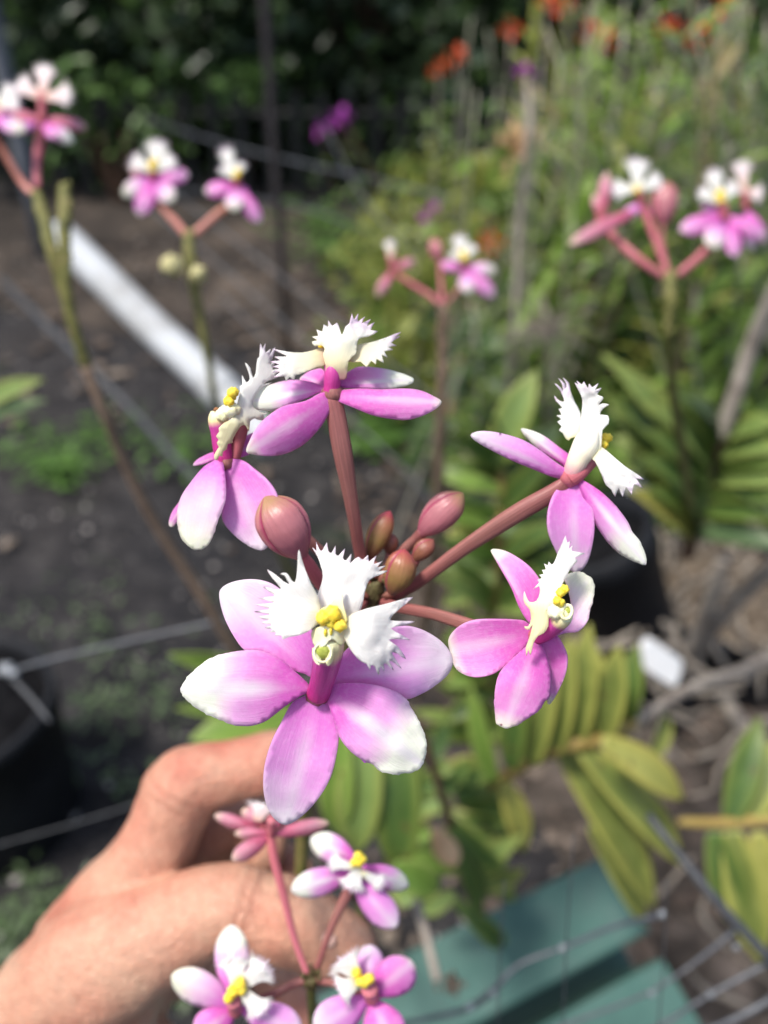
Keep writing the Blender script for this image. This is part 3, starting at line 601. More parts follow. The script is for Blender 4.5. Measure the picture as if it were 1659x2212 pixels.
lip(f4, [(Z3([(985,540),(1000,450),(1010,330),(1015,260),(995,210),(973,163),(995,180),(983,153),(1012,175),(1022,158),(1045,195),(1052,170),(1070,190),(1102,168),(1085,203),(1118,193),(1095,227),(1122,240),(1128,255),(1100,290),(1125,278),(1162,285),(1130,305),(1110,340),(1155,345),(1158,390),(1125,425),(1120,500),(1100,560),(1000,570)]), Z3([(1050,560)])[0], Z3([(1050,170)])[0], dict(db=-2.2, dt=-1.5, cup=-1.2, ripple=1.2, seed=45)),
         (Z3([(1000,490),(985,465),(950,470),(937,483),(920,470),(905,442),(885,427),(900,407),(876,380),(900,367),(871,345),(900,342),(883,310),(905,302),(868,265),(860,235),(885,263),(915,267),(895,210),(861,168),(893,190),(908,215),(903,170),(880,138),(915,170),(923,200),(926,170),(906,136),(937,165),(947,210),(970,270),(1002,330),(1010,420)]), Z3([(1010,430)])[0], Z3([(880,250)])[0], dict(db=-1.5, dt=2.5, cup=1.0, tilt=.8, ripple=1.0, seed=46)),
         (Z3([(1052,572),(1085,540),(1112,515),(1170,560),(1240,620),(1300,660),(1354,700),(1310,693),(1347,747),(1300,725),(1287,782),(1255,740),(1237,797),(1215,745),(1195,792),(1175,755),(1145,730),(1120,670),(1085,600)]), Z3([(1070,545)])[0], Z3([(1290,750)])[0], dict(db=-2.0, dt=-5, cup=1.2, bulge=-1.2, ripple=1.0, seed=47))], D4, 'lip')
callus(f4, [(862.6 + .39 * 1148, 763.1 + .39 * 470, D4 + .0004, 13, (1.1, 1, .9)), (862.6 + .39 * 1130, 763.1 + .39 * 505, D4, 12)])
pedicel(main, [(1222, 1040, D4 + .0004, 16), (1195, 1062, D4 + .001, 19), (1112, 1110, D4 + .003, 20), (1000, 1184, D4 + .007, 16), (900, 1258, D4 + .011, 13.5), (830, 1300, .152, 13)])

# --- F5 right lower flower
D5 = .130
f5 = flower_root(main, 1160, 1372, D5 + .0008, 20, M['pedicel_pink'])
f5['label'] = 'lower right flower of the sharp spray, above yellow green leaves'
petal(f5, Z3([(730,1500),(700,1470),(660,1400),(620,1300),(570,1210),(530,1140),(507,1093),(540,1085),(600,1100),(670,1140),(730,1190),(780,1260),(800,1340),(790,1430),(770,1500)]), Z3([(745,1510)])[0], Z3([(507,1093)])[0], D5, 'petal_hot', 'sepal', db=1.5, dt=5, cup=-1.0, bulge=-.8, seed=51)
petal(f5, Z3([(740,1530),(700,1485),(640,1475),(540,1472),(430,1475),(350,1500),(290,1550),(272,1600),(290,1680),(310,1740),(360,1780),(430,1795),(510,1780),(570,1745),(640,1690),(700,1630),(745,1580)]), Z3([(745,1555)])[0], Z3([(278,1640)])[0], D5, 'petal_hot', 'sepal', db=1.0, dt=1.5, cup=-1.2, bulge=-1.6, seed=52)
petal(f5, Z3([(745,1580),(700,1625),(640,1680),(570,1750),(540,1810),(527,1900),(530,1980),(540,2050),(590,2075),(650,2060),(720,2015),(780,1970),(800,1930),(830,1900),(838,1800),(825,1720),(800,1640),(775,1590)]), Z3([(760,1575)])[0], Z3([(590,2075)])[0], D5, 'petal_hot', 'petal', db=.2, dt=-3, cup=1.1, bulge=-2.0, ragged=2.6, ripple=.6, seed=53)
petal(f5, Z3([(775,1590),(800,1570),(830,1560),(870,1560),(910,1620),(932,1690),(920,1780),(880,1870),(840,1935),(820,1937),(825,1880),(822,1790),(800,1700)]), Z3([(785,1580)])[0], Z3([(828,1937)])[0], D5, 'petal_hot', 'sepal', db=1.2, dt=2.5, cup=-1.2, bulge=-1, seed=54)
petal(f5, Z3([(800,1560),(850,1548),(900,1500),(940,1450),(950,1380),(930,1290),(910,1240),(950,1215),(1000,1210),(1050,1235),(1082,1290),(1070,1370),(1055,1430),(1040,1490),(990,1540),(920,1550),(850,1570)]), Z3([(790,1570)])[0], Z3([(1060,1240)])[0], D5, 'petal_pale', db=.6, dt=2.5, cup=-1.0, bulge=-1.3, ragged=2.6, ripple=.6, seed=55)
column(f5, [(1163, 1375, D5, 17), (1180, 1366, D5 - .002, 19), (1200, 1350, D5 - .0045, 20), (1213, 1337, D5 - .006, 21), (1222, 1328, D5 - .0068, 18)])
mb = MB(); ring(mb, 1224, 1322, D5 - .0078, 11, 15, 4.2, .3); mb.build('column_rim', M['capcream'], f5)
mb = MB(); ball(mb, at(1222, 1323, D5 - .0070), 13 * px(D5), (.85, .6, 1.1)); mb.build('stigma', M['stigma'], f5)
lip(f5, [(Z3([(880,1100),(900,1060),(921,1008),(930,1052),(948,1040),(938,1085),(962,1062),(955,1095),(1028,1108),(972,1132),(985,1150),(950,1190),(925,1235),(905,1275),(900,1300),(890,1340),(860,1400),(830,1440),(825,1510),(800,1550),(770,1565),(745,1600),(735,1640),(725,1672),(715,1640),(705,1675),(700,1635),(712,1600),(725,1560),(740,1500),(722,1530),(700,1527),(693,1512),(715,1512),(730,1470),(722,1420),(700,1395),(688,1365),(692,1318),(704,1350),(722,1378),(760,1372),(778,1330),(775,1290),(742,1306),(775,1270),(765,1255),(790,1245),(775,1228),(800,1222),(790,1200),(812,1198),(802,1165),(822,1176),(828,1155),(845,1172),(862,1150)]), Z3([(850,1430)])[0], Z3([(920,1015)])[0], dict(db=-6, dt=-3.5, cup=.8, tilt=-1.5, ripple=1.3, seed=56))], D5, 'lip')
callus(f5, [(862.6 + .39 * 895, 763.1 + .39 * 1325, D5 - .0080, 11.5), (862.6 + .39 * 915, 763.1 + .39 * 1308, D5 - .0080, 11.5), (862.6 + .39 * 878, 763.1 + .39 * 1372, D5 - .0080, 11.5), (862.6 + .39 * 895, 763.1 + .39 * 1380, D5 - .0080, 10)])
callus(f5, [(862.6 + .39 * 872, 763.1 + .39 * 1430, D5 - .0070, 21, (1.1, 1, .9)), (862.6 + .39 * 905, 763.1 + .39 * 1440, D5 - .0068, 17)], 'capcream', 'anther_cap')
pedicel(main, [(1155, 1378, D5 + .0014, 14), (1090, 1370, D5 + .004, 14.5), (1010, 1348, D5 + .0075, 15), (940, 1326, D5 + .012, 13), (870, 1312, D5 + .017, 12.5), (820, 1300, .151, 12)])
# F1's own pedicel runs back to the node
pedicel(main, [(690, 1492, Dm + .003, 20), (700, 1440, Dm + .009, 17), (735, 1360, Dm + .016, 15), (785, 1300, Dm + .022, 14)])

# --- buds
ZB = lambda a, b: (530.9 + .32 * a, 1028.5 + .32 * b)
def zbud(b0, b1, w, d0, d1, mat, curve=0, seam=1): 
    (u0, v0), (u1, v1) = ZB(*b0), ZB(*b1); return bud(main, u0, v0, u1, v1, w * .32, d0, d1, mat, curve, seam=seam)
b = zbud((385, 545), (128, 140), 350, .137, .134, 'bud_pink', -.05); b['label'] = 'largest rose bud, left of the stem node'
pedicel(main, [(*ZB(375, 520), .137, 10), (*ZB(420, 590), .139, 15), (*ZB(480, 680), .142, 15), (*ZB(560, 760), .146, 13), (*ZB(800, 790), .151, 12)], 'pedicel_pink')
b = zbud((835, 560), (975, 235), 158, .150, .149, 'bud_olive', .1, 2)
pedicel(main, [(*ZB(838, 550), .150, 12), (*ZB(845, 640), .151, 12), (*ZB(865, 740), .152, 11)])
b = zbud((968, 530), (985, 388), 104, .152, .151, 'bud_brown', 0, 3)
pedicel(main, [(*ZB(968, 520), .152, 8), (*ZB(950, 600), .152, 9), (*ZB(900, 720), .152, 9)], 'pedicel')
b = zbud((1175, 395), (1468, 115), 226, .149, .147, 'bud_pink', .05, 1.6); b['label'] = 'rose bud right of the stem node'
pedicel(main, [(*ZB(1195, 375), .149, 13), (*ZB(1140, 430), .150, 12), (*ZB(1060, 510), .151, 12), (*ZB(950, 680), .152, 11)])
b = zbud((1130, 575), (1268, 430), 125, .1485, .148, 'bud_brown', .1, 2)
pedicel(main, [(*ZB(1140, 560), .1485, 13), (*ZB(1090, 640), .150, 11), (*ZB(960, 740), .152, 10)])
b = zbud((985, 800), (1070, 492), 214, .1445, .143, 'bud_olive', -.12, 2.6); b['label'] = 'olive bud with a red tip, nearest the stem node'

# ================================================================== blurred sprays
def quick_flower(parent, c, D, petals, lobes, yel=None, colm=None, pm='petal', lm='lip', cm='pedicel_pink', seed=0, label=None):
    """petals: (u0,v0,u1,v1,w,dtip_mm[,mat]); lobes: (u0,v0,u1,v1,w)"""
    k = px(D) / px(.13)
    if D > .3 and pm == 'petal': pm = 'petal_hot'
    fl = flower_root(parent, c[0], c[1], D, 9 if D < .25 else 5, M['pedicel_pink'])
    if label: fl['label'] = label
    for i, p in enumerate(petals):
        petal(fl, ell(*p[:5]), p[:2], p[2:4], D, p[6] if len(p) > 6 else pm, db=.3 * i, dt=p[5] + .3 * i, cup=1.2, bulge=-1.0 * k, seed=seed + i, step=max(3, p[4] / 7))
    if lobes:
        lip(fl, [(fan(*l[:4], l[4] * (1.5 if D < .3 else 1.15), teeth=12, seed=seed + j), l[:2], l[2:4], dict(db=-2 - .4 * j, dt=-2 - .4 * j + (l[5] if len(l) > 5 else 0), cup=1.0, ripple=1.0, seed=seed + j, step=4)) for j, l in enumerate(lobes)], D - .001 * 1, lm)
    if colm: 
        mb = MB(); tube(mb, [P4(*colm[0], D - .0005, colm[2]), P4((colm[0][0] + colm[1][0]) / 2, (colm[0][1] + colm[1][1]) / 2, D - .0016, colm[2]), P4(*colm[1], D - .003, colm[2] * 1.1)], 12); mb.build('column', M[cm], fl)
    if yel: callus(fl, [(u, v, D - .0045, r) for u, v, r in yel])
    return fl
Z6 = lambda a, b: (331.8 + .4 * a, 1725 + .4 * b)
def z6p(a0, b0, a1, b1, w, dt=0, mat=None):
    t = (*Z6(a0, b0), *Z6(a1, b1), w * .4, dt); return t + (mat,) if mat else t
DL = .186
low = empty('orchid_spray', at(672, 2113, DL), 'small pink orchid spray in front of the thumb at the bottom of the photo', 'orchid', 'pink orchid sprays')
quick_flower(low, Z6(630, 190), DL + .004, [z6p(640, 195, 945, 130, 78, 2, 'petal_dull'), z6p(625, 205, 425, 330, 90, -3, 'petal_dull'), z6p(620, 185, 440, 190, 60, 2, 'petal_dull'), z6p(640, 170, 700, 60, 80, 5, 'petal_dull')], [], colm=(Z6(632, 190), Z6(640, 110), 10), seed=100, label='faded rose flower of the bottom spray, just under the large petal')
quick_flower(low, Z6(600, 150), DL + .010, [z6p(560, 170, 330, 90, 70, 1, 'petal_dull'), z6p(600, 140, 480, 60, 90, 1, 'petal_dull')], [(*Z6(560, 120), *Z6(590, 30), 45)], seed=110, lm='lip_pink')
quick_flower(low, Z6(1085, 440), DL, [z6p(1090, 330, 850, 215, 150, 3, 'petal'), z6p(1060, 400, 745, 495, 150, -3, 'petal'), z6p(1130, 370, 1375, 475, 125, 3, 'petal'), z6p(1090, 440, 1310, 695, 165, -2, 'sepal')],
             [(*Z6(1110, 370), *Z6(1060, 490), 46), (*Z6(1080, 370), *Z6(950, 340), 32), (*Z6(1130, 400), *Z6(1240, 470), 30)], [(*Z6(1105, 310), 11), (*Z6(1085, 345), 10), (*Z6(1125, 330), 11), (*Z6(1110, 345), 11)], seed=120, label='flower of the bottom spray with four spread petals')
DL2 = DL - .008
quick_flower(low, Z6(435, 1120), DL2, [z6p(420, 1080, 425, 682, 180, 4, 'petal'), z6p(425, 1110, 100, 950, 190, 0, 'petal_pale'), z6p(430, 1140, 230, 1290, 190, -3, 'petal_hot'), z6p(480, 1130, 800, 1260, 200, -1, 'sepal')],
             [(*Z6(455, 1040), *Z6(430, 850), 52), (*Z6(470, 1010), *Z6(610, 900), 55), (*Z6(480, 1040), *Z6(590, 1160), 50)], [(*Z6(430, 1040), 15), (*Z6(465, 1000), 15), (*Z6(405, 1080), 12), (*Z6(475, 1035), 12)], (Z6(440, 1150), Z6(430, 1090), 15), seed=130, label='left flower of the bottom spray')
quick_flower(low, Z6(1180, 1070), DL2, [z6p(1185, 1060, 1400, 880, 210, 2, 'petal_hot'), z6p(1160, 1030, 1170, 790, 150, 3, 'sepal'), z6p(1150, 1080, 870, 1250, 210, -2, 'sepal'), z6p(1185, 1090, 1290, 1340, 220, -3, 'petal_hot')],
             [(*Z6(1100, 960), *Z6(1020, 860), 60), (*Z6(1090, 1000), *Z6(1000, 1040), 60)], [(*Z6(1095, 940), 12), (*Z6(1120, 985), 13), (*Z6(1165, 975), 13), (*Z6(1140, 995), 12)], (Z6(1180, 1075), Z6(1165, 1025), 17), seed=140, label='right flower of the bottom spray')
pedicel(low, [(*Z6(632, 200), DL + .004, 9), (*Z6(650, 330), DL + .003, 10), (*Z6(700, 520), DL + .002, 9), (*Z6(760, 760), DL + .001, 7.5), (*Z6(830, 950), DL, 7)], 'pedicel_pink')
pedicel(low, [(*Z6(1085, 440), DL, 12), (*Z6(1030, 540), DL, 11), (*Z6(950, 720), DL, 8), (*Z6(870, 950), DL, 7)])
pedicel(low, [(*Z6(500, 1100), DL2 + .003, 8), (*Z6(640, 1060), DL - .001, 8), (*Z6(740, 1010), DL, 8), (*Z6(840, 970), DL, 7)])
pedicel(low, [(*Z6(1130, 1060), DL2 + .003, 7), (*Z6(980, 1000), DL - .001, 7), (*Z6(870, 980), DL, 7)])
mb = MB(); ball(mb, at(672, 2118, DL), 15 * px(DL), (1.2, 1, 1.2), seg=16, bumpy=.7, seed=5)
for i in range(7): ball(mb, at(672 + rnd.uniform(-18, 18), 2108 + rnd.uniform(-28, 15), DL - .001), rnd.uniform(4, 7) * px(DL), (1, 1, 1.8), seg=8, bumpy=.4, seed=i)
mb.build('stem_node', M['node'], low)
mb = MB(); tube(mb, [P4(672, 2118, DL, 11), P4(676, 2200, DL + .01, 10), P4(690, 2330, DL + .04, 10), P4(720, 2450, .40, 9), P4(760, 2300, .8, 9)], 10); mb.build('stem', M['stem_green'], low)

def scaly(mb, pts, n, d):
    """bead-like scales along a stem"""
    P = catmull(pts, n)
    for i, q in enumerate(P):
        r = q[3]; a = rnd.uniform(0, 6.28)
        c = at(q[0] + math.cos(a) * r * .8, q[1], q[2] - .0008); ball(mb, c, r * .55 * px(q[2]), (1, 1, 1.2), seg=8, bumpy=.3, seed=i)
# top-left spray
DA = .36
sp = empty('orchid_spray', at(85, 405, DA), 'pale pink orchid spray on a scaly olive stem in the top left corner', 'orchid', 'pink orchid sprays')
quick_flower(sp, (90, 262), DA, [(88, 258, -30, 238, 30, 6, 'petal_dull'), (95, 258, 187, 276, 30, 6, 'petal_dull'), (95, 268, 158, 308, 30, 0, 'petal'), (85, 268, 20, 282, 26, 0, 'sepal'), (92, 262, 118, 300, 22, -8, 'petal_hot')],
             [(92, 205, 98, 142, 48), (85, 208, 38, 180, 52), (98, 210, 152, 205, 52)], None, ((90, 262), (93, 200), 9), lm='lip_pink', seed=200, label='whole flower with a blush lip raised over flat petals')
quick_flower(sp, (-15, 265), DA - .01, [(-10, 262, 55, 282, 34, -4, 'petal_pale'), (-10, 262, -70, 300, 34, 0), (-10, 258, 30, 250, 24, 6)], [(-5, 225, 30, 190, 40), (-5, 228, 40, 222, 36), (-8, 225, -30, 180, 36)], None, seed=210)
pedicel(sp, [(90, 268, DA, 12), (85, 310, DA, 13), (80, 350, DA, 11), (80, 405, DA, 10)], 'pedicel_pink')
pedicel(sp, [(-15, 290, DA - .008, 9), (15, 340, DA - .004, 10), (45, 390, DA, 10), (70, 418, DA, 9)], 'pedicel_peach')
mainpts = [(78, 415, DA, 11), (95, 470, DA, 14), (112, 540, DA, 14), (135, 610, DA + .005, 13), (158, 700, DA + .01, 11), (185, 790, DA + .02, 12), (225, 890, DA + .03, 12), (270, 1000, DA + .05, 12), (330, 1120, DA + .07, 12), (400, 1230, DA + .09, 13), (470, 1340, DA + .11, 13), (560, 1500, DA + .15, 13), (700, 1800, DA + .25, 13), (790, 1990, DA + .42, 13)]
mb = MB(); tube(mb, [P4(*p) for p in mainpts[:6]], 12); scaly(mb, mainpts[:5], 6, DA); tube(mb, [P4(140, 398, DA, 11), P4(140, 450, DA, 15), P4(140, 520, DA, 13), P4(143, 600, DA + .003, 11), P4(150, 650, DA + .006, 9)], 12); scaly(mb, [(140, 398, DA, 11), (140, 450, DA, 15), (140, 520, DA, 13), (143, 600, DA + .003, 11)], 6, DA)
mb.build('scaly_stem', M['stem_green'], sp)
mb = MB(); tube(mb, [P4(*p) for p in mainpts[5:]], 12); mb.build('stem', M['stem_brown'], sp)
# second spray
DB = .40
sp = empty('orchid_spray', at(405, 500, DB), 'orchid spray with two pink and white flowers on a forked stalk against the dark hedge', 'orchid', 'pink orchid sprays')
quick_flower(sp, (330, 385), DB, [(330, 385, 408, 378, 36, 0), (330, 390, 300, 466, 40, -6), (325, 385, 265, 422, 38, -3, 'petal_pale'), (335, 392, 375, 436, 42, -5, 'petal_pale'), (322, 380, 282, 365, 26, 4, 'petal_dull')],
             [(332, 365, 340, 305, 50), (328, 368, 285, 345, 44), (338, 368, 375, 342, 44)], [(328, 358, 9), (334, 350, 8), (330, 366, 6)], ((330, 388), (330, 370), 7), seed=220, label='left flower of the pair')
quick_flower(sp, (510, 402), DB, [(508, 402, 443, 414, 34, 0), (512, 405, 562, 482, 32, 0), (508, 405, 506, 456, 40, -6, 'petal_pale'), (512, 400, 535, 430, 24, 3)],
             [(508, 385, 486, 322, 32), (505, 385, 478, 362, 24), (512, 385, 522, 352, 26)], [(514, 372, 8), (510, 380, 7)], ((510, 404), (514, 385), 7), seed=230, label='right flower of the pair')
pedicel(sp, [(338, 440, DB, 8), (355, 455, DB, 10), (380, 482, DB, 11), (402, 508, DB, 10)], 'pedicel_peach')
pedicel(sp, [(500, 440, DB, 8), (470, 462, DB, 11), (440, 488, DB, 10), (415, 508, DB, 10)], 'pedicel_peach')
mb = MB(); tube(mb, [P4(407, 500, DB, 11), P4(410, 560, DB, 12), P4(420, 620, DB + .005, 11), P4(435, 700, DB + .01, 9), P4(455, 800, DB + .02, 8), P4(500, 950, DB + .06, 8), P4(700, 1400, DB + .3, 8)], 10); scaly(mb, [(407, 500, DB, 11), (410, 560, DB, 12), (420, 620, DB, 11)], 5, DB); mb.build('scaly_stem', M['stem_green'], sp)
for u, v, r in ((372, 574, 22), (428, 592, 17)):
    mb = MB(); ball(mb, at(u, v, DB - .01), r * px(DB), (1, 1, 1), bumpy=.5, seed=u); mb.build('bud', M['cream'], sp)
# middle spray
DC = .44
sp = empty('orchid_spray', at(955, 660, DC), 'small orchid spray in the middle distance, one flower open and one withered to its left', 'orchid', 'pink orchid sprays')
quick_flower(sp, (1010, 582), DC, [(1008, 580, 1072, 584, 28, 0, 'petal_pale'), (1008, 582, 1068, 642, 32, 0), (1005, 585, 1012, 636, 34, -5, 'petal_pale'), (1003, 582, 952, 570, 24, 0)], [(1003, 560, 990, 510, 34), (998, 562, 975, 545, 24), (1008, 560, 1022, 530, 26)], [(1003, 556, 9), (1000, 548, 8)], ((1008, 584), (1004, 562), 6), seed=240, label='open flower')
quick_flower(sp, (850, 582), DC, [(852, 582, 895, 562, 20, 0, 'petal_dull'), (848, 585, 815, 640, 22, 0, 'petal_dull'), (850, 580, 842, 520, 20, 2, 'petal_dull')], [(848, 560, 840, 520, 24)], None, ((850, 588), (846, 555), 8), lm='lip_cream', seed=250, label='withered flower')
bud(sp, 950, 566, 935, 514, 30, DC, DC, 'bud_pink')
pedicel(sp, [(950, 564, DC, 5), (952, 600, DC, 6), (956, 655, DC, 7)], 'pedicel_pink')
pedicel(sp, [(855, 592, DC, 7), (895, 618, DC, 8), (930, 640, DC, 8), (955, 662, DC, 7)], 'pedicel_pink')
pedicel(sp, [(1003, 605, DC, 7), (985, 632, DC, 8), (960, 660, DC, 7)], 'pedicel')
mb = MB(); tube(mb, [P4(956, 655, DC, 11), P4(956, 740, DC + .01, 11), P4(955, 830, DC + .02, 12), P4(950, 950, DC + .04, 12), P4(945, 1080, DC + .07, 12), P4(930, 1250, DC + .14, 12), P4(900, 1500, DC + .3, 12)], 10); scaly(mb, [(956, 660, DC, 11), (956, 740, DC, 11), (955, 800, DC, 11)], 6, DC)
mb.build('stem', M['stem_brown'], sp)
# right spray
DR = .40
sp = empty('orchid_spray', at(1445, 595, DR), 'blurred orchid spray near the right edge with white lips and a pink bud', 'orchid', 'pink orchid sprays')
quick_flower(sp, (1385, 435), DR, [(1385, 440, 1345, 475, 26, 4, 'sepal'), (1380, 450, 1230, 528, 30, -6, 'petal_dull'), (1390, 442, 1400, 480, 22, 4)], [(1376, 405, 1378, 345, 52), (1372, 408, 1325, 410, 46), (1382, 408, 1428, 388, 44)], [(1376, 412, 7)], ((1386, 440), (1378, 410), 9), seed=260, label='left flower with a white lip')
quick_flower(sp, (1568, 470), DR, [(1562, 470, 1468, 498, 40, -3), (1575, 470, 1655, 512, 36, 0), (1560, 478, 1535, 536, 48, -7, 'petal_pale'), (1575, 478, 1588, 556, 38, -5), (1566, 462, 1515, 448, 24, 4)], [(1556, 430, 1540, 368, 40), (1550, 435, 1512, 412, 38), (1562, 432, 1590, 400, 36)], [(1556, 420, 11), (1558, 432, 9)], ((1566, 472), (1560, 440), 10), seed=270, label='front flower of the right pair')
quick_flower(sp, (1615, 450), DR + .015, [(1615, 455, 1652, 525, 30, 0), (1612, 455, 1625, 540, 26, 3, 'sepal')], [(1608, 410, 1603, 350, 42), (1602, 415, 1572, 400, 36), (1612, 415, 1646, 420, 42)], None, ((1612, 452), (1608, 415), 8), lm='lip_pink', seed=280, label='rear flower of the right pair')
quick_flower(sp, (1300, 465), DR + .01, [(1300, 468, 1312, 372, 26, 0, 'petal_dull'), (1300, 470, 1285, 420, 22, 2, 'petal_dull')], [], None, ((1298, 478), (1302, 445), 12), seed=290, label='closed withered flower')
bud(sp, 1432, 488, 1438, 392, 56, DR, DR, 'bud_pink')
pedicel(sp, [(1300, 478, DR + .01, 10), (1330, 515, DR + .006, 12), (1380, 560, DR, 12), (1437, 600, DR, 10)], 'pedicel_pink')
pedicel(sp, [(1385, 440, DR, 9), (1405, 490, DR, 11), (1428, 550, DR, 11), (1442, 590, DR, 9)], 'pedicel_pink')
pedicel(sp, [(1432, 486, DR, 8), (1430, 520, DR, 8), (1440, 585, DR, 8)], 'pedicel')
pedicel(sp, [(1560, 500, DR, 9), (1530, 535, DR, 12), (1495, 568, DR, 12), (1462, 594, DR, 10)], 'pedicel_pink')
mb = MB(); tube(mb, [P4(1447, 590, DR, 13), P4(1448, 650, DR, 13), P4(1445, 720, DR + .01, 11), P4(1450, 820, DR + .04, 11), P4(1470, 950, DR + .1, 11), P4(1500, 1150, DR + .35, 10)], 10); scaly(mb, [(1447, 590, DR, 13), (1448, 650, DR, 13), (1445, 720, DR, 11)], 6, DR); mb.build('stem', M['stem_green'], sp)

# ================================================================== HAND
ZH = lambda a, b: (.56 * a, 1526 + .56 * b)
def hand():
    mb = MB()
    def chain(pts, n=4):
        pts = [(a, b, d + .014, r * (d + .014) / d) for a, b, d, r in pts]
        tube(mb, [(*at(*ZH(a, b), d), r) for a, b, d, r in pts], 20, True, n)
        for q in (pts[0], pts[-1]): ball(mb, at(*ZH(q[0], q[1]), q[2]), q[3] * .99, seg=16)
    # forearm, wrist, palm
    chain([(-1100, 2900, .34, .034), (-700, 2250, .30, .031), (-330, 1800, .262, .0285), (-40, 1500, .238, .0245), (200, 1330, .224, .0215), (340, 1130, .214, .0185), (430, 980, .211, .0155)])
    chain([(-330, 1800, .275, .0255), (0, 1500, .26, .025), (230, 1330, .246, .021), (400, 1150, .240, .018), (480, 900, .236, .016)])
    chain([(240, 1350, .226, .017), (420, 1340, .224, .015), (520, 1360, .224, .012)])
    # thumb
    chain([(150, 1240, .217, .0175), (360, 1010, .205, .0160), (530, 920, .199, .0134), (690, 845, .197, .0108), (830, 778, .196, .0098), (930, 772, .195, .0092), (1000, 800, .195, .0088), (1090, 820, .195, .0098), (1210, 875, .196, .0090), (1330, 935, .198, .0078)])
    # index
    chain([(330, 960, .220, .0150), (455, 760, .214, .0120), (560, 620, .211, .0106), (640, 450, .209, .0092), (700, 325, .208, .0098), (760, 285, .208, .0088), (880, 255, .209, .0076), (1010, 222, .210, .0078), (1100, 210, .212, .0074), (1200, 220, .215, .0062)])
    # middle
    chain([(400, 980, .232, .0140), (560, 740, .229, .0108), (700, 600, .228, .0098), (830, 480, .228, .0090), (930, 440, .227, .0082), (1010, 480, .224, .0074), (1010, 560, .220, .0064)])
    # ring
    chain([(400, 1050, .246, .0140), (600, 850, .246, .0102), (800, 720, .244, .0092), (960, 640, .240, .0084), (1070, 620, .234, .0074), (1130, 645, .230, .0062)])
    # little
    chain([(330, 1180, .256, .0140), (560, 1060, .258, .0100), (780, 960, .256, .0084), (980, 960, .252, .0076), (1080, 1070, .246, .0070), (1130, 1140, .242, .0064), (1180, 1230, .240, .0056)])
    # web between thumb and index
    chain([(430, 780, .210, .0075), (560, 760, .206, .0075), (690, 740, .203, .0050)])
    root = mb.build('person', M['skin'])
    m = root.modifiers.new('rm', 'REMESH'); m.mode = 'VOXEL'; m.voxel_size = .0011; m.use_smooth_shade = True
    m = root.modifiers.new('sm', 'SMOOTH'); m.factor = .5; m.iterations = 6
    tx = bpy.data.textures.new('skin_relief', 'CLOUDS'); tx.noise_scale = .013; tx.noise_depth = 3
    m = root.modifiers.new('relief', 'DISPLACE'); m.texture = tx; m.strength = .0016; m.mid_level = .5; m.texture_coords = 'LOCAL'
    tag(root, 'bare tanned hand and wrist from the lower left, fingers closed round the orchid stem', 'person')
    return root
person = hand()
mb = MB()
blade(mb, [(ZH(1240, 900)[0] + 22 * math.cos(a) * 1.3, ZH(1240, 900)[1] + 20 * math.sin(a)) for a in [i * .5236 for i in range(12)]], ZH(1190, 880), ZH(1300, 930), .2008, db=.9, dt=.9, cup=1.2, smooth=3)
mb.build('thumb_nail', M['nail'], person, solid=.0006)

# ================================================================== GROUND
def sheet(name, pts, z, mat, sub=0):
    mb = MB(); mb.add([(x, y, z) for x, y in pts], [tuple(range(len(pts)))]); return tag(mb.build(name, mat, smooth=False), kind='structure')
sheet('ground', [(-60, -60), (60, -60), (60, 60), (-60, 60)], 0, M['ground'])
def irr(cx, cy, rx, ry, n, seed, rot=0):
    g = random.Random(seed); out = []
    for i in range(n):
        a = 2 * math.pi * i / n; k = 1 + g.uniform(-.12, .12); x = math.cos(a) * rx * k; y = math.sin(a) * ry * k
        out.append((cx + x * math.cos(rot) - y * math.sin(rot), cy + x * math.sin(rot) + y * math.cos(rot)))
    return out
sheet('path', irr(.0, 2.85, 2.6, .66, 40, 3, -.25), .004, M['path'])
sheet('mulch_bed', irr(1.35, 1.0, 1.3, 1.9, 30, 5), .008, M['mulch'])

def litter(name, n, fn, mat, smin, smax, kind, label, flat=.35, seed=1):
    g = random.Random(seed); mb = MB()
    for i in range(n):
        x, y = fn(g); s = g.uniform(smin, smax); a = g.uniform(0, 6.28)
        q = []
        for k in range(5):
            b = a + k * 1.2566; rr = s * g.uniform(.5, 1.2) * (1 if k % 2 else .6)
            q.append((x + math.cos(b) * rr, y + math.sin(b) * rr, .012 + g.uniform(0, s * flat)))
        q.append((x, y, .014 + s * flat * g.uniform(.4, 1.2)))
        mb.add(q, [(k, (k + 1) % 5, 5) for k in range(5)])
    return tag(mb.build(name, mat, smooth=False), label, kind, kind='stuff')
litter('leaf_litter', 3600, lambda g: (g.uniform(-.1, 1.6), g.uniform(.25, 2.4)), M['litter'], .005, .018, 'litter', 'dry brown leaf litter and bark scattered over the bed', .5, 2)
litter('gravel', 900, lambda g: (g.uniform(-1.9, .3), g.uniform(.45, 3.2)), M['pebble'], .003, .010, 'gravel', 'scattered pale grit on the dark weed mat', .5, 4)
litter('fallen_leaves', 420, lambda g: (g.gauss(-.3, .9), g.gauss(2.5, .45)), M['litter'], .012, .035, 'litter', 'dry fallen leaves on the far path', .4, 6)
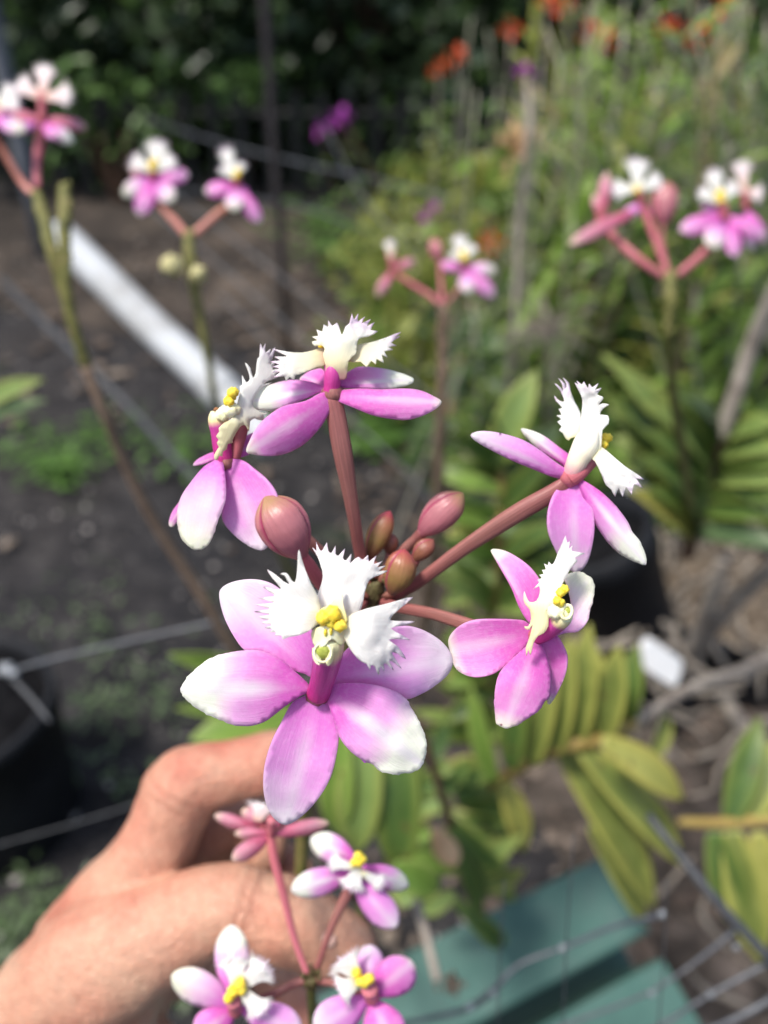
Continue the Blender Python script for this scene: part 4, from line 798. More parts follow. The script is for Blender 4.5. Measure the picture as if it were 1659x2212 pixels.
def weeds(name, spots, n, label, seed, mat='weed', s0=.008, s1=.022):
    g = random.Random(seed); mb = MB()
    for i in range(n):
        u, v, r = g.choice(spots); p = ground(u + g.gauss(0, r), v + g.gauss(0, r * .6)); s = g.uniform(s0, s1); a = g.uniform(0, 6.28); h = g.uniform(.01, .035)
        d = Vector((math.cos(a), math.sin(a), g.uniform(-.2, .5))) * s; w = Vector((-d.y, d.x, 0)) * .45
        c = Vector((p.x, p.y, .01 + h))
        mb.add([c - d, c + w, c + d, c - w], [(0, 1, 2, 3)])
    return tag(mb.build(name, M[mat]), label, 'weeds', kind='stuff')
weeds('weeds', [(150, 1010, 45), (250, 960, 50), (80, 980, 50), (400, 980, 60), (560, 930, 40), (120, 1030, 30)], 330, 'small bright green weeds on the weed mat at left', 3)
weeds('moss', [(30, 2030, 50), (100, 1960, 60), (250, 1560, 60), (300, 1500, 80), (200, 1700, 80), (420, 2160, 40), (180, 1350, 80), (0, 2100, 40)], 420, 'sparse low moss on the dark weed mat', 5, 'leaf_blue', .004, .012)
weeds('grass', [(800, 560, 60), (700, 500, 60), (860, 700, 40), (900, 850, 50), (850, 950, 50), (1180, 680, 60)], 900, 'patchy green ground cover beside the path', 6, 'weed', .015, .035)

# ================================================================== LEAFY CANES
def leaf(mb, p0, p1, w, nrm, bend=.12, fold=.18, n=9, shape=None, tw=0.0):
    d = p1 - p0; L = d.length; dn = d.normalized(); side = dn.cross(nrm).normalized(); up = side.cross(dn).normalized()
    prof = shape or [.42, .66, .84, .96, 1.0, .98, .9, .72, .42, .06]
    vs = []; uv = []; m = len(prof)
    for i, q in enumerate(prof):
        t = i / (m - 1); c = p0 + d * t + up * (bend * L * math.sin(math.pi * t * .9))
        a = tw * t; sd = side * math.cos(a) + up * math.sin(a); u2 = up * math.cos(a) - side * math.sin(a)
        for k in (-2, -1, 0, 1, 2):
            x = k / 2; vs.append(c + sd * (w / 2 * q * x) + u2 * (fold * w * q * abs(x) ** 1.4)); uv.append((t, .5 + x / 2))
    f = [(i * 5 + k, i * 5 + k + 1, (i + 1) * 5 + k + 1, (i + 1) * 5 + k) for i in range(m - 1) for k in range(4)]
    mb.add(vs, f, uv)
NEARN = -CF
def leafpx(parent, u0, v0, d0, u1, v1, d1, w, mat, nrm=None, bend=.08, fold=.16, tw=0.0):
    nrm = nrm or (NEARN + CU * rnd.uniform(-.4, .9) + CR * rnd.uniform(-.5, .5)).normalized()
    mb = MB(); leaf(mb, at(u0, v0, d0), at(u1, v1, d1), w * px((d0 + d1) / 2), nrm, bend, fold, tw=tw)
    return mb.build('leaf', M[mat], parent, solid=.0007, subsurf=1)
def cane(parent, pts, mat, name='cane', seg=12):
    mb = MB(); tube(mb, [P4(*p) for p in pts], seg, True, 5, .04, 5); return mb.build(name, M[mat], parent)
# A: yellow-green leafy cane at lower right
d = .50
pa = empty('leafy_cane', at(1300, 1600, d), 'arching orchid cane with rows of yellow green leaves, below the lower right flower', 'plant', 'leafy orchid canes')
cane(pa, [(1060, 1700, .54, 12), (1130, 1655, .52, 13), (1210, 1615, .50, 15), (1300, 1595, .50, 15), (1370, 1562, .52, 12)], 'cane_amber')
cane(pa, [(1370, 1562, .52, 11), (1450, 1510, .56, 12), (1520, 1475, .60, 13), (1600, 1450, .66, 13), (1680, 1410, .72, 13)], 'cane_grey')
for a in [(1105, 1660, 1130, 1440, 62, 'leaf_mid'), (1150, 1650, 1200, 1400, 66, 'leaf_yellow'), (1200, 1628, 1235, 1372, 66, 'leaf_yellow'), (1245, 1610, 1275, 1345, 72, 'leaf_yellow'), (1300, 1600, 1340, 1392, 74, 'leaf_yellow'), (1068, 1690, 1020, 1480, 50, 'leaf_fresh')]:
    leafpx(pa, a[0], a[1], d, a[2], a[3], d - .02, a[4], a[5], (NEARN + CR * -.45).normalized(), .06, .2)
for k in range(9):
    u0 = 1110 + k * 27; leafpx(pa, u0, 1665 - k * 8, d + .03, u0 + rnd.uniform(10, 60), 1440 - k * 8 + rnd.gauss(0, 20), d + .02, rnd.uniform(56, 76), rnd.choice(['leaf_yellow', 'leaf_mid', 'leaf_yellow', 'leaf_fresh']), (NEARN + CR * -.35).normalized(), .08, .2)
for a in [(1210, 1620, 1405, 1960, 92, 'leaf_yellow', .02), (1255, 1620, 1468, 1868, 88, 'leaf_yellow', .0), (1300, 1600, 1470, 1725, 78, 'leaf_gold', -.03), (1275, 1780, 1385, 1995, 66, 'leaf_yellow', .05), (1085, 1690, 1128, 1838, 66, 'leaf_gold', .02), (1410, 1640, 1440, 1540, 40, 'leaf_yellow', .05)]:
    leafpx(pa, a[0], a[1], d + a[6], a[2], a[3], d + .02 + a[6], a[4], a[5], (NEARN + CR * .35 + CU * .4).normalized(), .08, .14)
# B: centre drooping leaves below the front flower
d = .42
pb = empty('leafy_cane', at(880, 1600, d), 'broad drooping green leaves just below the large front flower', 'plant', 'leafy orchid canes')
cane(pb, [(900, 1560, .46, 10), (930, 1640, .47, 10), (960, 1740, .49, 10), (990, 1850, .53, 10), (1010, 1930, .6, 9)], 'cane_dark')
for a in [(800, 1580, 775, 1835, 105, 'leaf_pale'), (870, 1590, 868, 1885, 100, 'leaf_mid'), (740, 1580, 735, 1800, 80, 'leaf_fresh'), (900, 1640, 885, 1800, 60, 'leaf_fresh'), (850, 1870, 945, 1920, 72, 'leaf_fresh'), (880, 1960, 870, 1890, 60, 'leaf_pale')]:
    leafpx(pb, a[0], a[1], d, a[2], a[3], d + .015, a[4], a[5], (NEARN + CR * -.2 + CU * .5).normalized(), .1, .2)
for a in [(960, 1760, 1090, 1880, 46, 'leaf_mid'), (965, 1800, 1050, 1940, 46, 'leaf_dark'), (985, 1840, 1030, 1990, 42, 'leaf_mid'), (940, 1680, 1040, 1720, 36, 'leaf_dark'), (935, 1650, 965, 1560, 34, 'leaf_dark'), (960, 1720, 1010, 1640, 34, 'leaf_mid')]:
    leafpx(pb, a[0], a[1], .50, a[2], a[3], .52, a[4], a[5])
mb = MB(); blade(mb, ell(935, 1790, 985, 1870, 52), (935, 1790), (985, 1870), .48, cup=4, dt=4, ripple=4); mb.build('dead_leaf', M['peach'], pb, solid=.001)
for k in range(20):
    u0 = 955 + rnd.gauss(0, 14) + k * 2; v0 = 1640 + k * 16; sg = 1 if k % 3 else -1; L_ = rnd.uniform(90, 170); an = rnd.uniform(-.6, .9)
    leafpx(pb, u0, v0, .56, u0 + sg * L_ * math.cos(an), v0 + L_ * math.sin(an), rnd.uniform(.52, .60), rnd.uniform(36, 60), rnd.choice(['leaf_fresh', 'leaf_mid', 'leaf_yellow', 'leaf_pale']), bend=rnd.uniform(.05, .2))
# C: middle green leaves between flower stalks
d = .55
pc = empty('leafy_cane', at(1080, 1200, d), 'green leafy cane standing between the two right hand flowers and the buds', 'plant', 'leafy orchid canes')
cane(pc, [(1085, 960, .60, 9), (1082, 1080, .59, 10), (1078, 1200, .59, 11), (1060, 1340, .60, 11), (1050, 1500, .63, 11), (1045, 1650, .70, 11)], 'cane_amber')
for a in [(1080, 1060, 950, 1032, 40, 'leaf_fresh'), (1078, 1110, 960, 1082, 42, 'leaf_fresh'), (1080, 1150, 920, 1120, 40, 'leaf_fresh'), (1075, 1200, 940, 1160, 40, 'leaf_fresh'), (1070, 1240, 960, 1310, 62, 'leaf_pale'), (1065, 1290, 970, 1200, 40, 'leaf_mid'), (1085, 1100, 1200, 980, 55, 'leaf_mid'), (1085, 1160, 1230, 1060, 60, 'leaf_mid'), (1080, 1220, 1230, 1130, 60, 'leaf_mid'), (1078, 1290, 1240, 1230, 60, 'leaf_mid'), (1070, 1010, 1160, 800, 80, 'leaf_pale'), (1090, 1010, 1210, 920, 60, 'leaf_blue'), (1068, 1360, 960, 1370, 46, 'leaf_fresh'), (1060, 1420, 1010, 1300, 50, 'leaf_pale'), (1060, 1440, 960, 1480, 50, 'leaf_fresh'), (1055, 1490, 960, 1560, 46, 'leaf_mid'), (1060, 1500, 1130, 1420, 46, 'leaf_fresh'), (1055, 1600, 1000, 1500, 55, 'leaf_fresh'), (1090, 940, 990, 880, 34, 'leaf_dark')]:
    leafpx(pc, a[0], a[1], d + .03, a[2], a[3], d + rnd.uniform(-.02, .05), a[4], a[5])
for k in range(34):
    b_ = rnd.uniform(0, 1); u0 = 1085 - 35 * b_ + rnd.gauss(0, 6); v0 = 990 + b_ * 640; sgn = -1 if k % 2 else 1
    L_ = rnd.uniform(110, 190); an = rnd.uniform(-.9, .35)
    leafpx(pc, u0, v0, d + .05, u0 + sgn * L_ * math.cos(an), v0 + L_ * math.sin(an), d + rnd.uniform(-.03, .09), rnd.uniform(40, 66), rnd.choice(['leaf_fresh', 'leaf_pale', 'leaf_mid', 'leaf_mid', 'leaf_yellow']), bend=rnd.uniform(.05, .2))
# D: right plant with dark cane
d = .68
pd = empty('leafy_cane', at(1540, 1000, d), 'dark stemmed orchid plant with two ranks of long green leaves at the right edge', 'plant', 'leafy orchid canes')
cane(pd, [(1485, 1200, .76, 16), (1500, 1130, .74, 17), (1525, 1020, .72, 18), (1555, 940, .70, 19)], 'cane_dark')
cane(pd, [(1555, 945, .70, 17), (1590, 850, .68, 18), (1625, 740, .66, 18), (1670, 640, .63, 18), (1720, 540, .6, 18)], 'cane_grey')
for a in [(1540, 985, 1425, 830, 78, 'leaf_mid'), (1530, 1020, 1385, 870, 80, 'leaf_pale'), (1520, 1060, 1375, 930, 70, 'leaf_mid'), (1510, 1090, 1370, 990, 78, 'leaf_mid'), (1500, 1130, 1385, 1060, 64, 'leaf_mid'), (1490, 1165, 1350, 1060, 74, 'leaf_gold'), (1545, 960, 1470, 860, 50, 'leaf_blue'), (1495, 1150, 1440, 1040, 50, 'leaf_dark')]:
    leafpx(pd, a[0], a[1], d + .03, a[2], a[3], d - .04, a[4], a[5], (NEARN + CU * .35).normalized(), .12)
for a in [(1560, 955, 1690, 915, 62, 'leaf_pale'), (1550, 990, 1700, 975, 58, 'leaf_pale'), (1545, 1015, 1700, 1015, 44, 'leaf_mid'), (1540, 1045, 1700, 1050, 58, 'leaf_pale'), (1532, 1075, 1700, 1090, 46, 'leaf_mid'), (1520, 1110, 1690, 1130, 56, 'leaf_mid'), (1500, 1150, 1700, 1190, 60, 'leaf_blue'), (1545, 1030, 1680, 1130, 40, 'leaf_dark')]:
    leafpx(pd, a[0], a[1], d + .03, a[2], a[3], d - .02, a[4], a[5], (NEARN + CU * .5).normalized(), .1)
for k in range(9):
    leafpx(pd, 1500 + rnd.gauss(0, 12), 1130 - k * 14, d + .05, 1330 + rnd.gauss(0, 30), 800 + k * 26 + rnd.gauss(0, 18), d + rnd.uniform(-.03, .06), rnd.uniform(76, 104), rnd.choice(['leaf_mid', 'leaf_fresh', 'leaf_pale', 'leaf_pale']), bend=.14)
# E: far right lower plant
d = .50
pe = empty('leafy_cane', at(1560, 1780, d), 'orchid cane with upright dark and hanging yellow leaves in the lower right edge', 'plant', 'leafy orchid canes')
cane(pe, [(1465, 1775, .50, 9), (1530, 1778, .50, 12), (1600, 1775, .50, 13), (1700, 1765, .50, 13)], 'cane_amber')
for a in [(1575, 1775, 1640, 1550, 70, 'leaf_mid'), (1620, 1775, 1672, 1600, 66, 'leaf_yellow'), (1655, 1770, 1720, 1620, 66, 'leaf_mid'), (1540, 1795, 1600, 2010, 74, 'leaf_mid'), (1580, 1790, 1640, 2075, 86, 'leaf_yellow'), (1635, 1795, 1700, 2020, 80, 'leaf_gold')]:
    leafpx(pe, a[0], a[1], d, a[2], a[3], d + .01, a[4], a[5], (NEARN + CR * -.3).normalized(), .05, .2)
# F: left leaves
pf = empty('leafy_cane', at(-20, 860, .6), 'two blurred pale leaves poking in at the left edge', 'plant', 'leafy orchid canes')
cane(pf, [(-60, 1050, .70, 8), (-60, 930, .62, 8), (-50, 820, .6, 8)], 'cane_amber')
leafpx(pf, -55, 880, .6, 98, 820, .58, 44, 'leaf_pale'); leafpx(pf, -55, 930, .6, 105, 868, .58, 42, 'leaf_blue')
pg = empty('leafy_cane', at(600, 1600, .5), 'green leaves showing left of the front flower above the finger', 'plant', 'leafy orchid canes')
cane(pg, [(585, 1420, .52, 6), (600, 1500, .52, 7), (620, 1600, .54, 7), (640, 1750, .6, 7)], 'cane_amber')
leafpx(pg, 600, 1450, .52, 365, 1412, .50, 56, 'leaf_fresh', bend=.02); leafpx(pg, 610, 1520, .52, 378, 1530, .50, 46, 'leaf_fresh', bend=.02); leafpx(pg, 640, 1545, .52, 410, 1600, .50, 84, 'leaf_fresh', bend=.05)

# ------------------------------------------------------------------ dry grey canes at right
def stick(pts, label, mat='cane_grey'):
    mb = MB(); tube(mb, [P4(*p) for p in pts], 12, True, 5, .05, 4)
    return tag(mb.build('dry_cane', M[mat]), label, 'cane', 'dry leafless canes')
stick([(1480, 1420, .80, 13), (1520, 1340, .76, 15), (1548, 1260, .72, 18), (1562, 1205, .70, 17)], 'thick pale dry cane standing upright beside the pot of roots')
stick([(1490, 1450, .82, 14), (1530, 1370, .78, 16), (1600, 1290, .74, 16), (1680, 1215, .70, 16)], 'grey dry cane leaning right from the pot of roots')
stick([(1560, 1500, .78, 17), (1590, 1550, .72, 17), (1620, 1585, .68, 16)], 'short pinkish dry cane above the far right leaves')
stick([(1090, 900, 1.2, 5), (1110, 700, 1.1, 7), (1125, 450, 1.05, 8), (1143, 290, 1.0, 8), (1140, 170, 1.0, 5)], 'tall pale grey cane rising through the tangle left of the right hand spray')
stick([(895, 1930, .45, 10), (912, 1990, .44, 10), (930, 2060, .43, 10), (945, 2120, .42, 10)], 'thin mottled cane crossing in front of the green sheet')
mb = MB()
for i in range(14): ball(mb, at(975 + rnd.gauss(0, 12), 2125 + rnd.gauss(0, 16), .42 + rnd.gauss(0, .003)), rnd.uniform(5, 10) * px(.42), seg=8, bumpy=.6, seed=i)
tag(mb.build('dry_flower_head', M['litter']), 'curled dry flower scrap lying in front of the green sheet', 'dead flower')

# ------------------------------------------------------------------ pots
def pot(center, r0, r1, h, label, fill=True, z0=0.0, dark=False):
    """tapered pot: wall, rolled rim, inner wall; r0 at the base, r1 at the rim"""
    mb = MB(); seg = 48; prof = [(r0 * .96, 0), (r0, .006), (r0 + (r1 - r0) * .5, h * .5), (r1, h * .88), (r1 + .004, h * .885), (r1 + .005, h), (r1 - .003, h + .001), (r1 - .008, h * .9), (r0 - .004, .02)]
    vs = [Vector((math.cos(2 * math.pi * k / seg) * r, math.sin(2 * math.pi * k / seg) * r, z)) + Vector((center[0], center[1], z0)) for r, z in prof for k in range(seg)]
    n = len(prof); f = [(i * seg + k, i * seg + (k + 1) % seg, (i + 1) * seg + (k + 1) % seg, (i + 1) * seg + k) for i in range(n - 1) for k in range(seg)]
    f.append(tuple(range(seg))[::-1])
    root = empty('plant_pot', (center[0], center[1], z0), label, 'pot', 'black plastic pots')
    mb.add(vs, f); mb.build('pot_wall', M['black_plastic'], root)
    if fill:
        mb = MB(); g = random.Random(int(center[0] * 1000))
        for ring_ in range(10):
            pass
        R_ = r1 - .006; nx = 18; vs = []; f = []
        for j in range(nx + 1):
            for k in range(seg):
                rr = R_ * j / nx; a = 2 * math.pi * k / seg; z = h * .9 - .002 + (.028 * (1 - (j / nx) ** 2)) + .012 * noise.noise(Vector((math.cos(a) * rr * 60, math.sin(a) * rr * 60, 1)))
                vs.append((center[0] + math.cos(a) * rr, center[1] + math.sin(a) * rr, z0 + z))
        f = [(j * seg + k, j * seg + (k + 1) % seg, (j + 1) * seg + (k + 1) % seg, (j + 1) * seg + k) for j in range(nx) for k in range(seg)]
        mb.add(vs, f); mb.build('potting_bark', M['black_soil' if dark else 'roots'], root)
        if dark: return root
        mb = MB()
        for i in range(90):
            a = g.uniform(0, 6.28); rr = R_ * math.sqrt(g.random()) * .9; p = Vector((center[0] + math.cos(a) * rr, center[1] + math.sin(a) * rr, z0 + h * .92 + g.uniform(0, .02)))
            q = []
            dr = Vector((g.uniform(-1, 1), g.uniform(-1, 1), g.uniform(-.3, .5)))
            for k in range(5): q.append((*p, g.uniform(.0015, .0035))); dr += Vector((g.uniform(-.6, .6), g.uniform(-.6, .6), g.uniform(-.4, .3))); p = p + dr.normalized() * .02
            tube(mb, q, 6, True, 3)
        mb.build('aerial_roots', M['rootcol'], root)
    return root
def drop(u, v, d): p = at(u, v, d); return p
pot((.535, 1.0), .115, .135, .16, 'black plastic pot full of pale roots at the right, below the dark stemmed plant', True)
pot((-.52, .71), .106, .114, .225, 'tall black pot cut off by the left edge, beside the hand', True, dark=True)
pc3 = at(1290, 1120, 1.05)
pot((pc3.x - .02, pc3.y + .35), .10, .12, .16, 'black pot behind the upper right flower, partly hidden by leaves', True)
pc4 = at(1640, 1190, 1.12)
pot((pc4.x + .25, pc4.y + .35), .10, .125, .16, 'black pot at the right edge behind the grey leaning canes', True)
tp = pot((.417, .885), .055, .072, .36, 'tall leaning black pot left of the pale roots, behind the lower right flower', True, dark=True)
tp.rotation_euler = (0, -.43, 0); tp.location.z = .025
# white plant labels
def plate(name, corners, label, cat, mat, th=.0012):
    mb = MB(); blade(mb, corners[0], corners[1], corners[2], corners[3], smooth=0, **corners[4]); return tag(mb.build(name, M[mat], solid=th), label, cat, 'white plant labels')
plate('plant_label', ([(1385, 1385), (1400, 1376), (1472, 1425), (1474, 1440), (1462, 1480), (1450, 1482), (1400, 1450), (1390, 1440)], (1385, 1400), (1470, 1460), .66, dict(dt=12, step=12)), 'white plastic plant label stuck in the roots of the right hand pot', 'plant label', 'tag')
plate('plant_label', ([(1340, 1030), (1400, 1025), (1445, 1055), (1440, 1080), (1370, 1070), (1338, 1050)], (1340, 1040), (1440, 1065), .74, dict(dt=12, step=12)), 'white plastic plant label showing beside the fringe of the upper right flower', 'plant label', 'tag')

# ------------------------------------------------------------------ teal ribbed sheet
def teal_sheet():
    # rib profile along direction V, extruded along direction W (the rib length)
    a = at(840, 2080, .60); b = at(1310, 1848, .66)
    W = (b - a); Lw = W.length; W.normalize()
    Nn = (Vector((0, 0, 1)) + Vector((0, -.45, 0))).normalized(); Nn = (Nn - W * Nn.dot(W)).normalized(); V = W.cross(Nn).normalized()
    if V.dot(CU) > 0: V = -V
    prof = []; x = 0
    for i in range(5):      # overlapping boards: a flat face, a deep return, a shaded recess, then the next board
        prof += [(x - .001, -.022), (x, -.001), (x + .002, 0), (x + .056, .004), (x + .058, .002), (x + .059, -.034), (x + .044, -.038), (x + .044, -.058), (x + .078, -.058), (x + .078, -.022)]
        x += .078
    mb = MB(); n = len(prof)
    A = a - W * .35
    L = Lw + .35
    vs = [A + W * (L * t) + V * p + Nn * q for t in (0, .25, .5, .75, 1) for p, q in prof]
    f = [(i * n + k, i * n + k + 1, (i + 1) * n + k + 1, (i + 1) * n + k) for i in range(4) for k in range(n - 1)]
    mb.add(vs, f); o = mb.build('ribbed_sheet', M['teal'], solid=.0012, smooth=False)
    tag(o, 'dark teal ribbed metal sheet lying at the bottom right below the leaves', 'metal sheet')
teal_sheet()

# ------------------------------------------------------------------ white pipe
root = empty('white_pipe', at(300, 680, 1.0), 'long white plastic pipe slanting down from the upper left behind the flowers', 'pipe')
mb = MB(); tube(mb, [P4(132, 508, 1.34, 31), P4(144, 522, 1.32, 35), P4(230, 607, 1.22, 36), P4(330, 706, 1.12, 37), P4(400, 770, 1.06, 38), P4(466, 832, 1.0, 39)], 32, True, 4); mb.build('pipe_length', M['white_pipe'], root)
mb = MB(); tube(mb, [P4(462, 828, 1.002, 42), P4(496, 862, .98, 42)], 32, True, 1); tube(mb, [P4(494, 860, .981, 36), P4(540, 910, .955, 35), P4(590, 965, .93, 35)], 24, True, 3); mb.build('pipe_joint', M['white_pipe'], root)

# ------------------------------------------------------------------ wires
def wire_run(parent, pts, r, mat='wire', name='wire'):
    mb = MB(); tube(mb, [P4(*p) for p in pts], 8, True, 3); return mb.build(name, M[mat], parent)
def knot(parent, u, v, d, r):
    mb = MB(); c = at(u, v, d)
    for i in range(3):
        q = []
        for k in range(13):
            a = k * .524 ; q.append((c.x + (i - 1) * r * .5 * px(d), c.y + math.cos(a) * r * px(d) * .7, c.z + math.sin(a) * r * px(d) * .7, r * .35 * px(d)))
        tube(mb, q, 6, False, 1)
    return mb.build('knot', M['knot'], parent)
fr = empty('wire_fence', at(1220, 2046, .36), 'galvanised knotted wire fence crossing the bottom right in front of the teal sheet', 'wire fence', 'wire fences')
wire_run(fr, [(790, 2230, .38, 6), (960, 2192, .37, 6), (1015, 2176, .365, 7), (1065, 2140, .36, 7), (1120, 2085, .36, 5), (1220, 2046, .36, 5), (1330, 2000, .365, 5), (1420, 1979, .37, 6)], 6)
wire_run(fr, [(1180, 2230, .36, 6), (1270, 2196, .36, 4), (1400, 2145, .36, 4), (1500, 2080, .36, 4), (1600, 2000, .365, 6)], 6)
wire_run(fr, [(1380, 2240, .36, 6), (1450, 2202, .36, 5), (1530, 2150, .36, 5), (1680, 2070, .36, 6)], 6)
wire_run(fr, [(1490, 2240, .36, 7), (1590, 2200, .36, 7), (1680, 2150, .36, 7)], 6)
for q in ((1015, 2176, 15), (1065, 2146, 13), (1217, 2048, 15), (1430, 1975, 14), (1408, 2146, 12), (1535, 2148, 13), (1590, 2045, 12)): knot(fr, q[0], q[1], .358, q[2] * .55)
wire_run(fr, [(1400, 1760, .38, 9), (1470, 1850, .37, 10), (1560, 1960, .36, 11), (1680, 2090, .355, 12)], 6, 'wire_dark')
wire_run(fr, [(1090, 1900, .24, 1.6), (1080, 2060, .24, 1.6), (1075, 2240, .24, 1.6)], 3, 'wire_dark', 'thin_wire')
wire_run(fr, [(1240, 1800, .24, 1.6), (1225, 2010, .24, 1.6), (1215, 2240, .24, 1.6)], 3, 'wire_dark', 'thin_wire')
wire_run(fr, [(1440, 1900, .25, 1.6), (1435, 2050, .25, 1.6), (1420, 2240, .25, 1.6)], 3, 'wire_dark', 'thin_wire')
fl = empty('wire_fence', at(10, 1445, .50), 'thin galvanised wires with a bright twist at the left edge beside the black pot', 'wire fence', 'wire fences')
wire_run(fl, [(-60, 1462, .50, 5), (10, 1452, .50, 4), (120, 1422, .50, 4), (300, 1380, .50, 4), (460, 1345, .50, 4), (640, 1300, .5, 7), (900, 1240, .5, 7)], 6)
wire_run(fl, [(10, 1450, .50, 6), (60, 1500, .49, 6), (110, 1560, .48, 6)], 6, 'wire_dark')
wire_run(fl, [(-40, 1835, .50, 2.2), (140, 1785, .50, 2.2), (300, 1735, .50, 2.2), (470, 1680, .50, 2.2)], 6, 'wire_dark')
knot(fl, 14, 1446, .495, 15); knot(fl, 30, 1454, .493, 10)
# far fence behind: dark post, grey post, strands
ff = empty('wire_fence', ground(615, 640), 'dark posted wire fence running across in front of the hedge', 'wire fence', 'wire fences')
def stand_post(u, v, h, r, mat):
    p = ground(u, v); mb = MB(); tube(mb, [(p.x, p.y, 0, r), (p.x + .003, p.y, h * .5, r), (p.x, p.y, h - .01, r), (p.x, p.y, h, r * .6)], 14, True, 2); return mb.build('post', M[mat], ff)
stand_post(622, 760, 1.35, .012, 'post')
stand_post(100, 560, 1.6, .030, 'post_grey')
for pts in ([(310, 255, 2.9, 2), (480, 310, 2.7, 2.5), (620, 345, 2.5, 3), (780, 380, 2.3, 3), (980, 430, 2.1, 3)], [(300, 400, 2.9, 2), (620, 440, 2.5, 2), (800, 500, 2.3, 2), (980, 560, 2.1, 2)], [(0, 600, 1.8, 7), (120, 720, 1.6, 8), (300, 900, 1.5, 8), (420, 1030, 1.4, 8), (640, 1200, 1.3, 7)]):
    wire_run(ff, pts, 5, 'wire_dark' if pts[0][0] == 0 else 'wire')
wire_run(ff, [(300, 430, 1.9, 2), (460, 560, 1.8, 2), (640, 720, 1.7, 2), (860, 900, 1.6, 2)], 3, 'wire'); wire_run(ff, [(380, 420, 1.9, 2), (560, 560, 1.8, 2), (760, 720, 1.7, 2), (960, 880, 1.6, 2)], 3, 'wire'); wire_run(ff, [(480, 640, 1.7, 2), (640, 800, 1.6, 2), (860, 1000, 1.5, 2), (980, 1140, 1.4, 2)], 3, 'wire')
wire_run(ff, [(700, 270, 1.7, 2), (780, 420, 1.7, 2), (900, 560, 1.65, 2)], 3, 'wire')
# black picket fence low in the shade behind
pf0 = empty('picket_fence', (.1, 3.75, 0), 'low black slatted fence in the shade under the hedge', 'fence')
for i in range(34):
    x = -1.9 + i * .11; mb = MB(); s = .018
    mb.add([(x - s, 3.72, 0), (x + s, 3.72, 0), (x + s, 3.74, 0), (x - s, 3.74, 0), (x - s, 3.72, .42), (x + s, 3.72, .42), (x + s, 3.74, .42), (x - s, 3.74, .42)], [(0, 1, 5, 4), (1, 2, 6, 5), (2, 3, 7, 6), (3, 0, 4, 7), (4, 5, 6, 7)])
    mb.build('slat', M['fence_dark'], pf0, smooth=False)
mb = MB(); tube(mb, [(-2.0, 3.76, .34, .014), (1.9, 3.76, .34, .014)], 8, True, 1); mb.build('rail', M['fence_dark'], pf0)

# ------------------------------------------------------------------ hedge shrubs behind
def shrub(x, y, rx, ry, h, n, mats, label, seed, ls=(.03, .075), z0=.02, group='dark shrubs of the hedge', name='hedge_shrub', cat='shrub', trunk='cane_dark'):
    g = random.Random(seed); root = empty(name, (x, y, 0), label, cat, group)
    clumps = [(Vector((g.uniform(-1, 1), g.uniform(-1, 1), g.uniform(0, 1)))) for _ in range(26)]
    mbs = [MB() for _ in mats]
    for i in range(n):
        if g.random() < .7:
            c = g.choice(clumps); q = c + Vector((g.gauss(0, .16), g.gauss(0, .16), g.gauss(0, .09)))
        else: q = Vector((g.uniform(-1, 1), g.uniform(-1, 1), g.uniform(0, 1)))
        p = Vector((x + q.x * rx, y + q.y * ry, z0 + max(0, q.z) * h))
        L = g.uniform(*ls); d = Vector((g.uniform(-1, 1), g.uniform(-1, 1), g.uniform(-1, .6))).normalized(); s = d.cross(Vector((g.uniform(-1, 1), g.uniform(-1, 1), g.uniform(-.2, 1)))).normalized() * L * g.uniform(.16, .28)
        up = s.cross(d).normalized() * L * .08
        k = 0 if len(mats) == 1 or g.random() < .9 else 1
        mbs[k].add([p, p + d * L * .35 + s + up, p + d * L * .72 + s * .8 + up, p + d * L, p + d * L * .72 - s * .8 + up, p + d * L * .35 - s + up, p + d * L * .4, p + d * L * .72], [(0, 1, 6), (1, 2, 7, 6), (2, 3, 7), (3, 4, 7), (4, 5, 6, 7), (5, 0, 6)], [(0, .5), (.35, 1), (.7, .9), (1, .5), (.7, .1), (.35, 0), (.4, .5), (.7, .5)])
    for k, mm in enumerate(mats):
        if mbs[k].v: mbs[k].build('foliage' if k == 0 else 'lit_fresh_foliage', M[mm], root)  # on hedge shrubs the second leaf set carries painted light
    mb = MB()
    for i in range(5):
        a = g.uniform(0, 6.28); tube(mb, [(x, y, 0, .022), (x + math.cos(a) * rx * .25, y + math.sin(a) * ry * .25, h * .35, .016), (x + math.cos(a) * rx * .6, y + math.sin(a) * ry * .6, h * .85, .006)], 7, True, 3)
    mb.build('trunk', M[trunk], root)
    return root
hs = ['broad dark shrub at the far left of the hedge', 'dark shrub behind the top left spray', 'dark shrub with a bright green patch behind the forked spray', 'dark shrub above the small purple flowers', 'dark shrub behind the left edge of the orange flowers', 'dark shrub behind the tall orange flowered tangle', 'dark shrub in the top right corner of the photo']
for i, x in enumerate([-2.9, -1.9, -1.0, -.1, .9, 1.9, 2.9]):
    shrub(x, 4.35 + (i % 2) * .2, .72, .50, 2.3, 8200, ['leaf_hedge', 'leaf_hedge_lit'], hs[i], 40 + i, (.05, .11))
# solid shade behind the leaves
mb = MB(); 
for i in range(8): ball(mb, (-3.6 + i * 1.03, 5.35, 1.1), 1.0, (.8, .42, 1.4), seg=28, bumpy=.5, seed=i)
tag(mb.build('hedge_shade_fill', M['leaf_hedge']), 'solid dark forms standing in for deep shade behind the shrubs', 'hedge', kind='stuff')
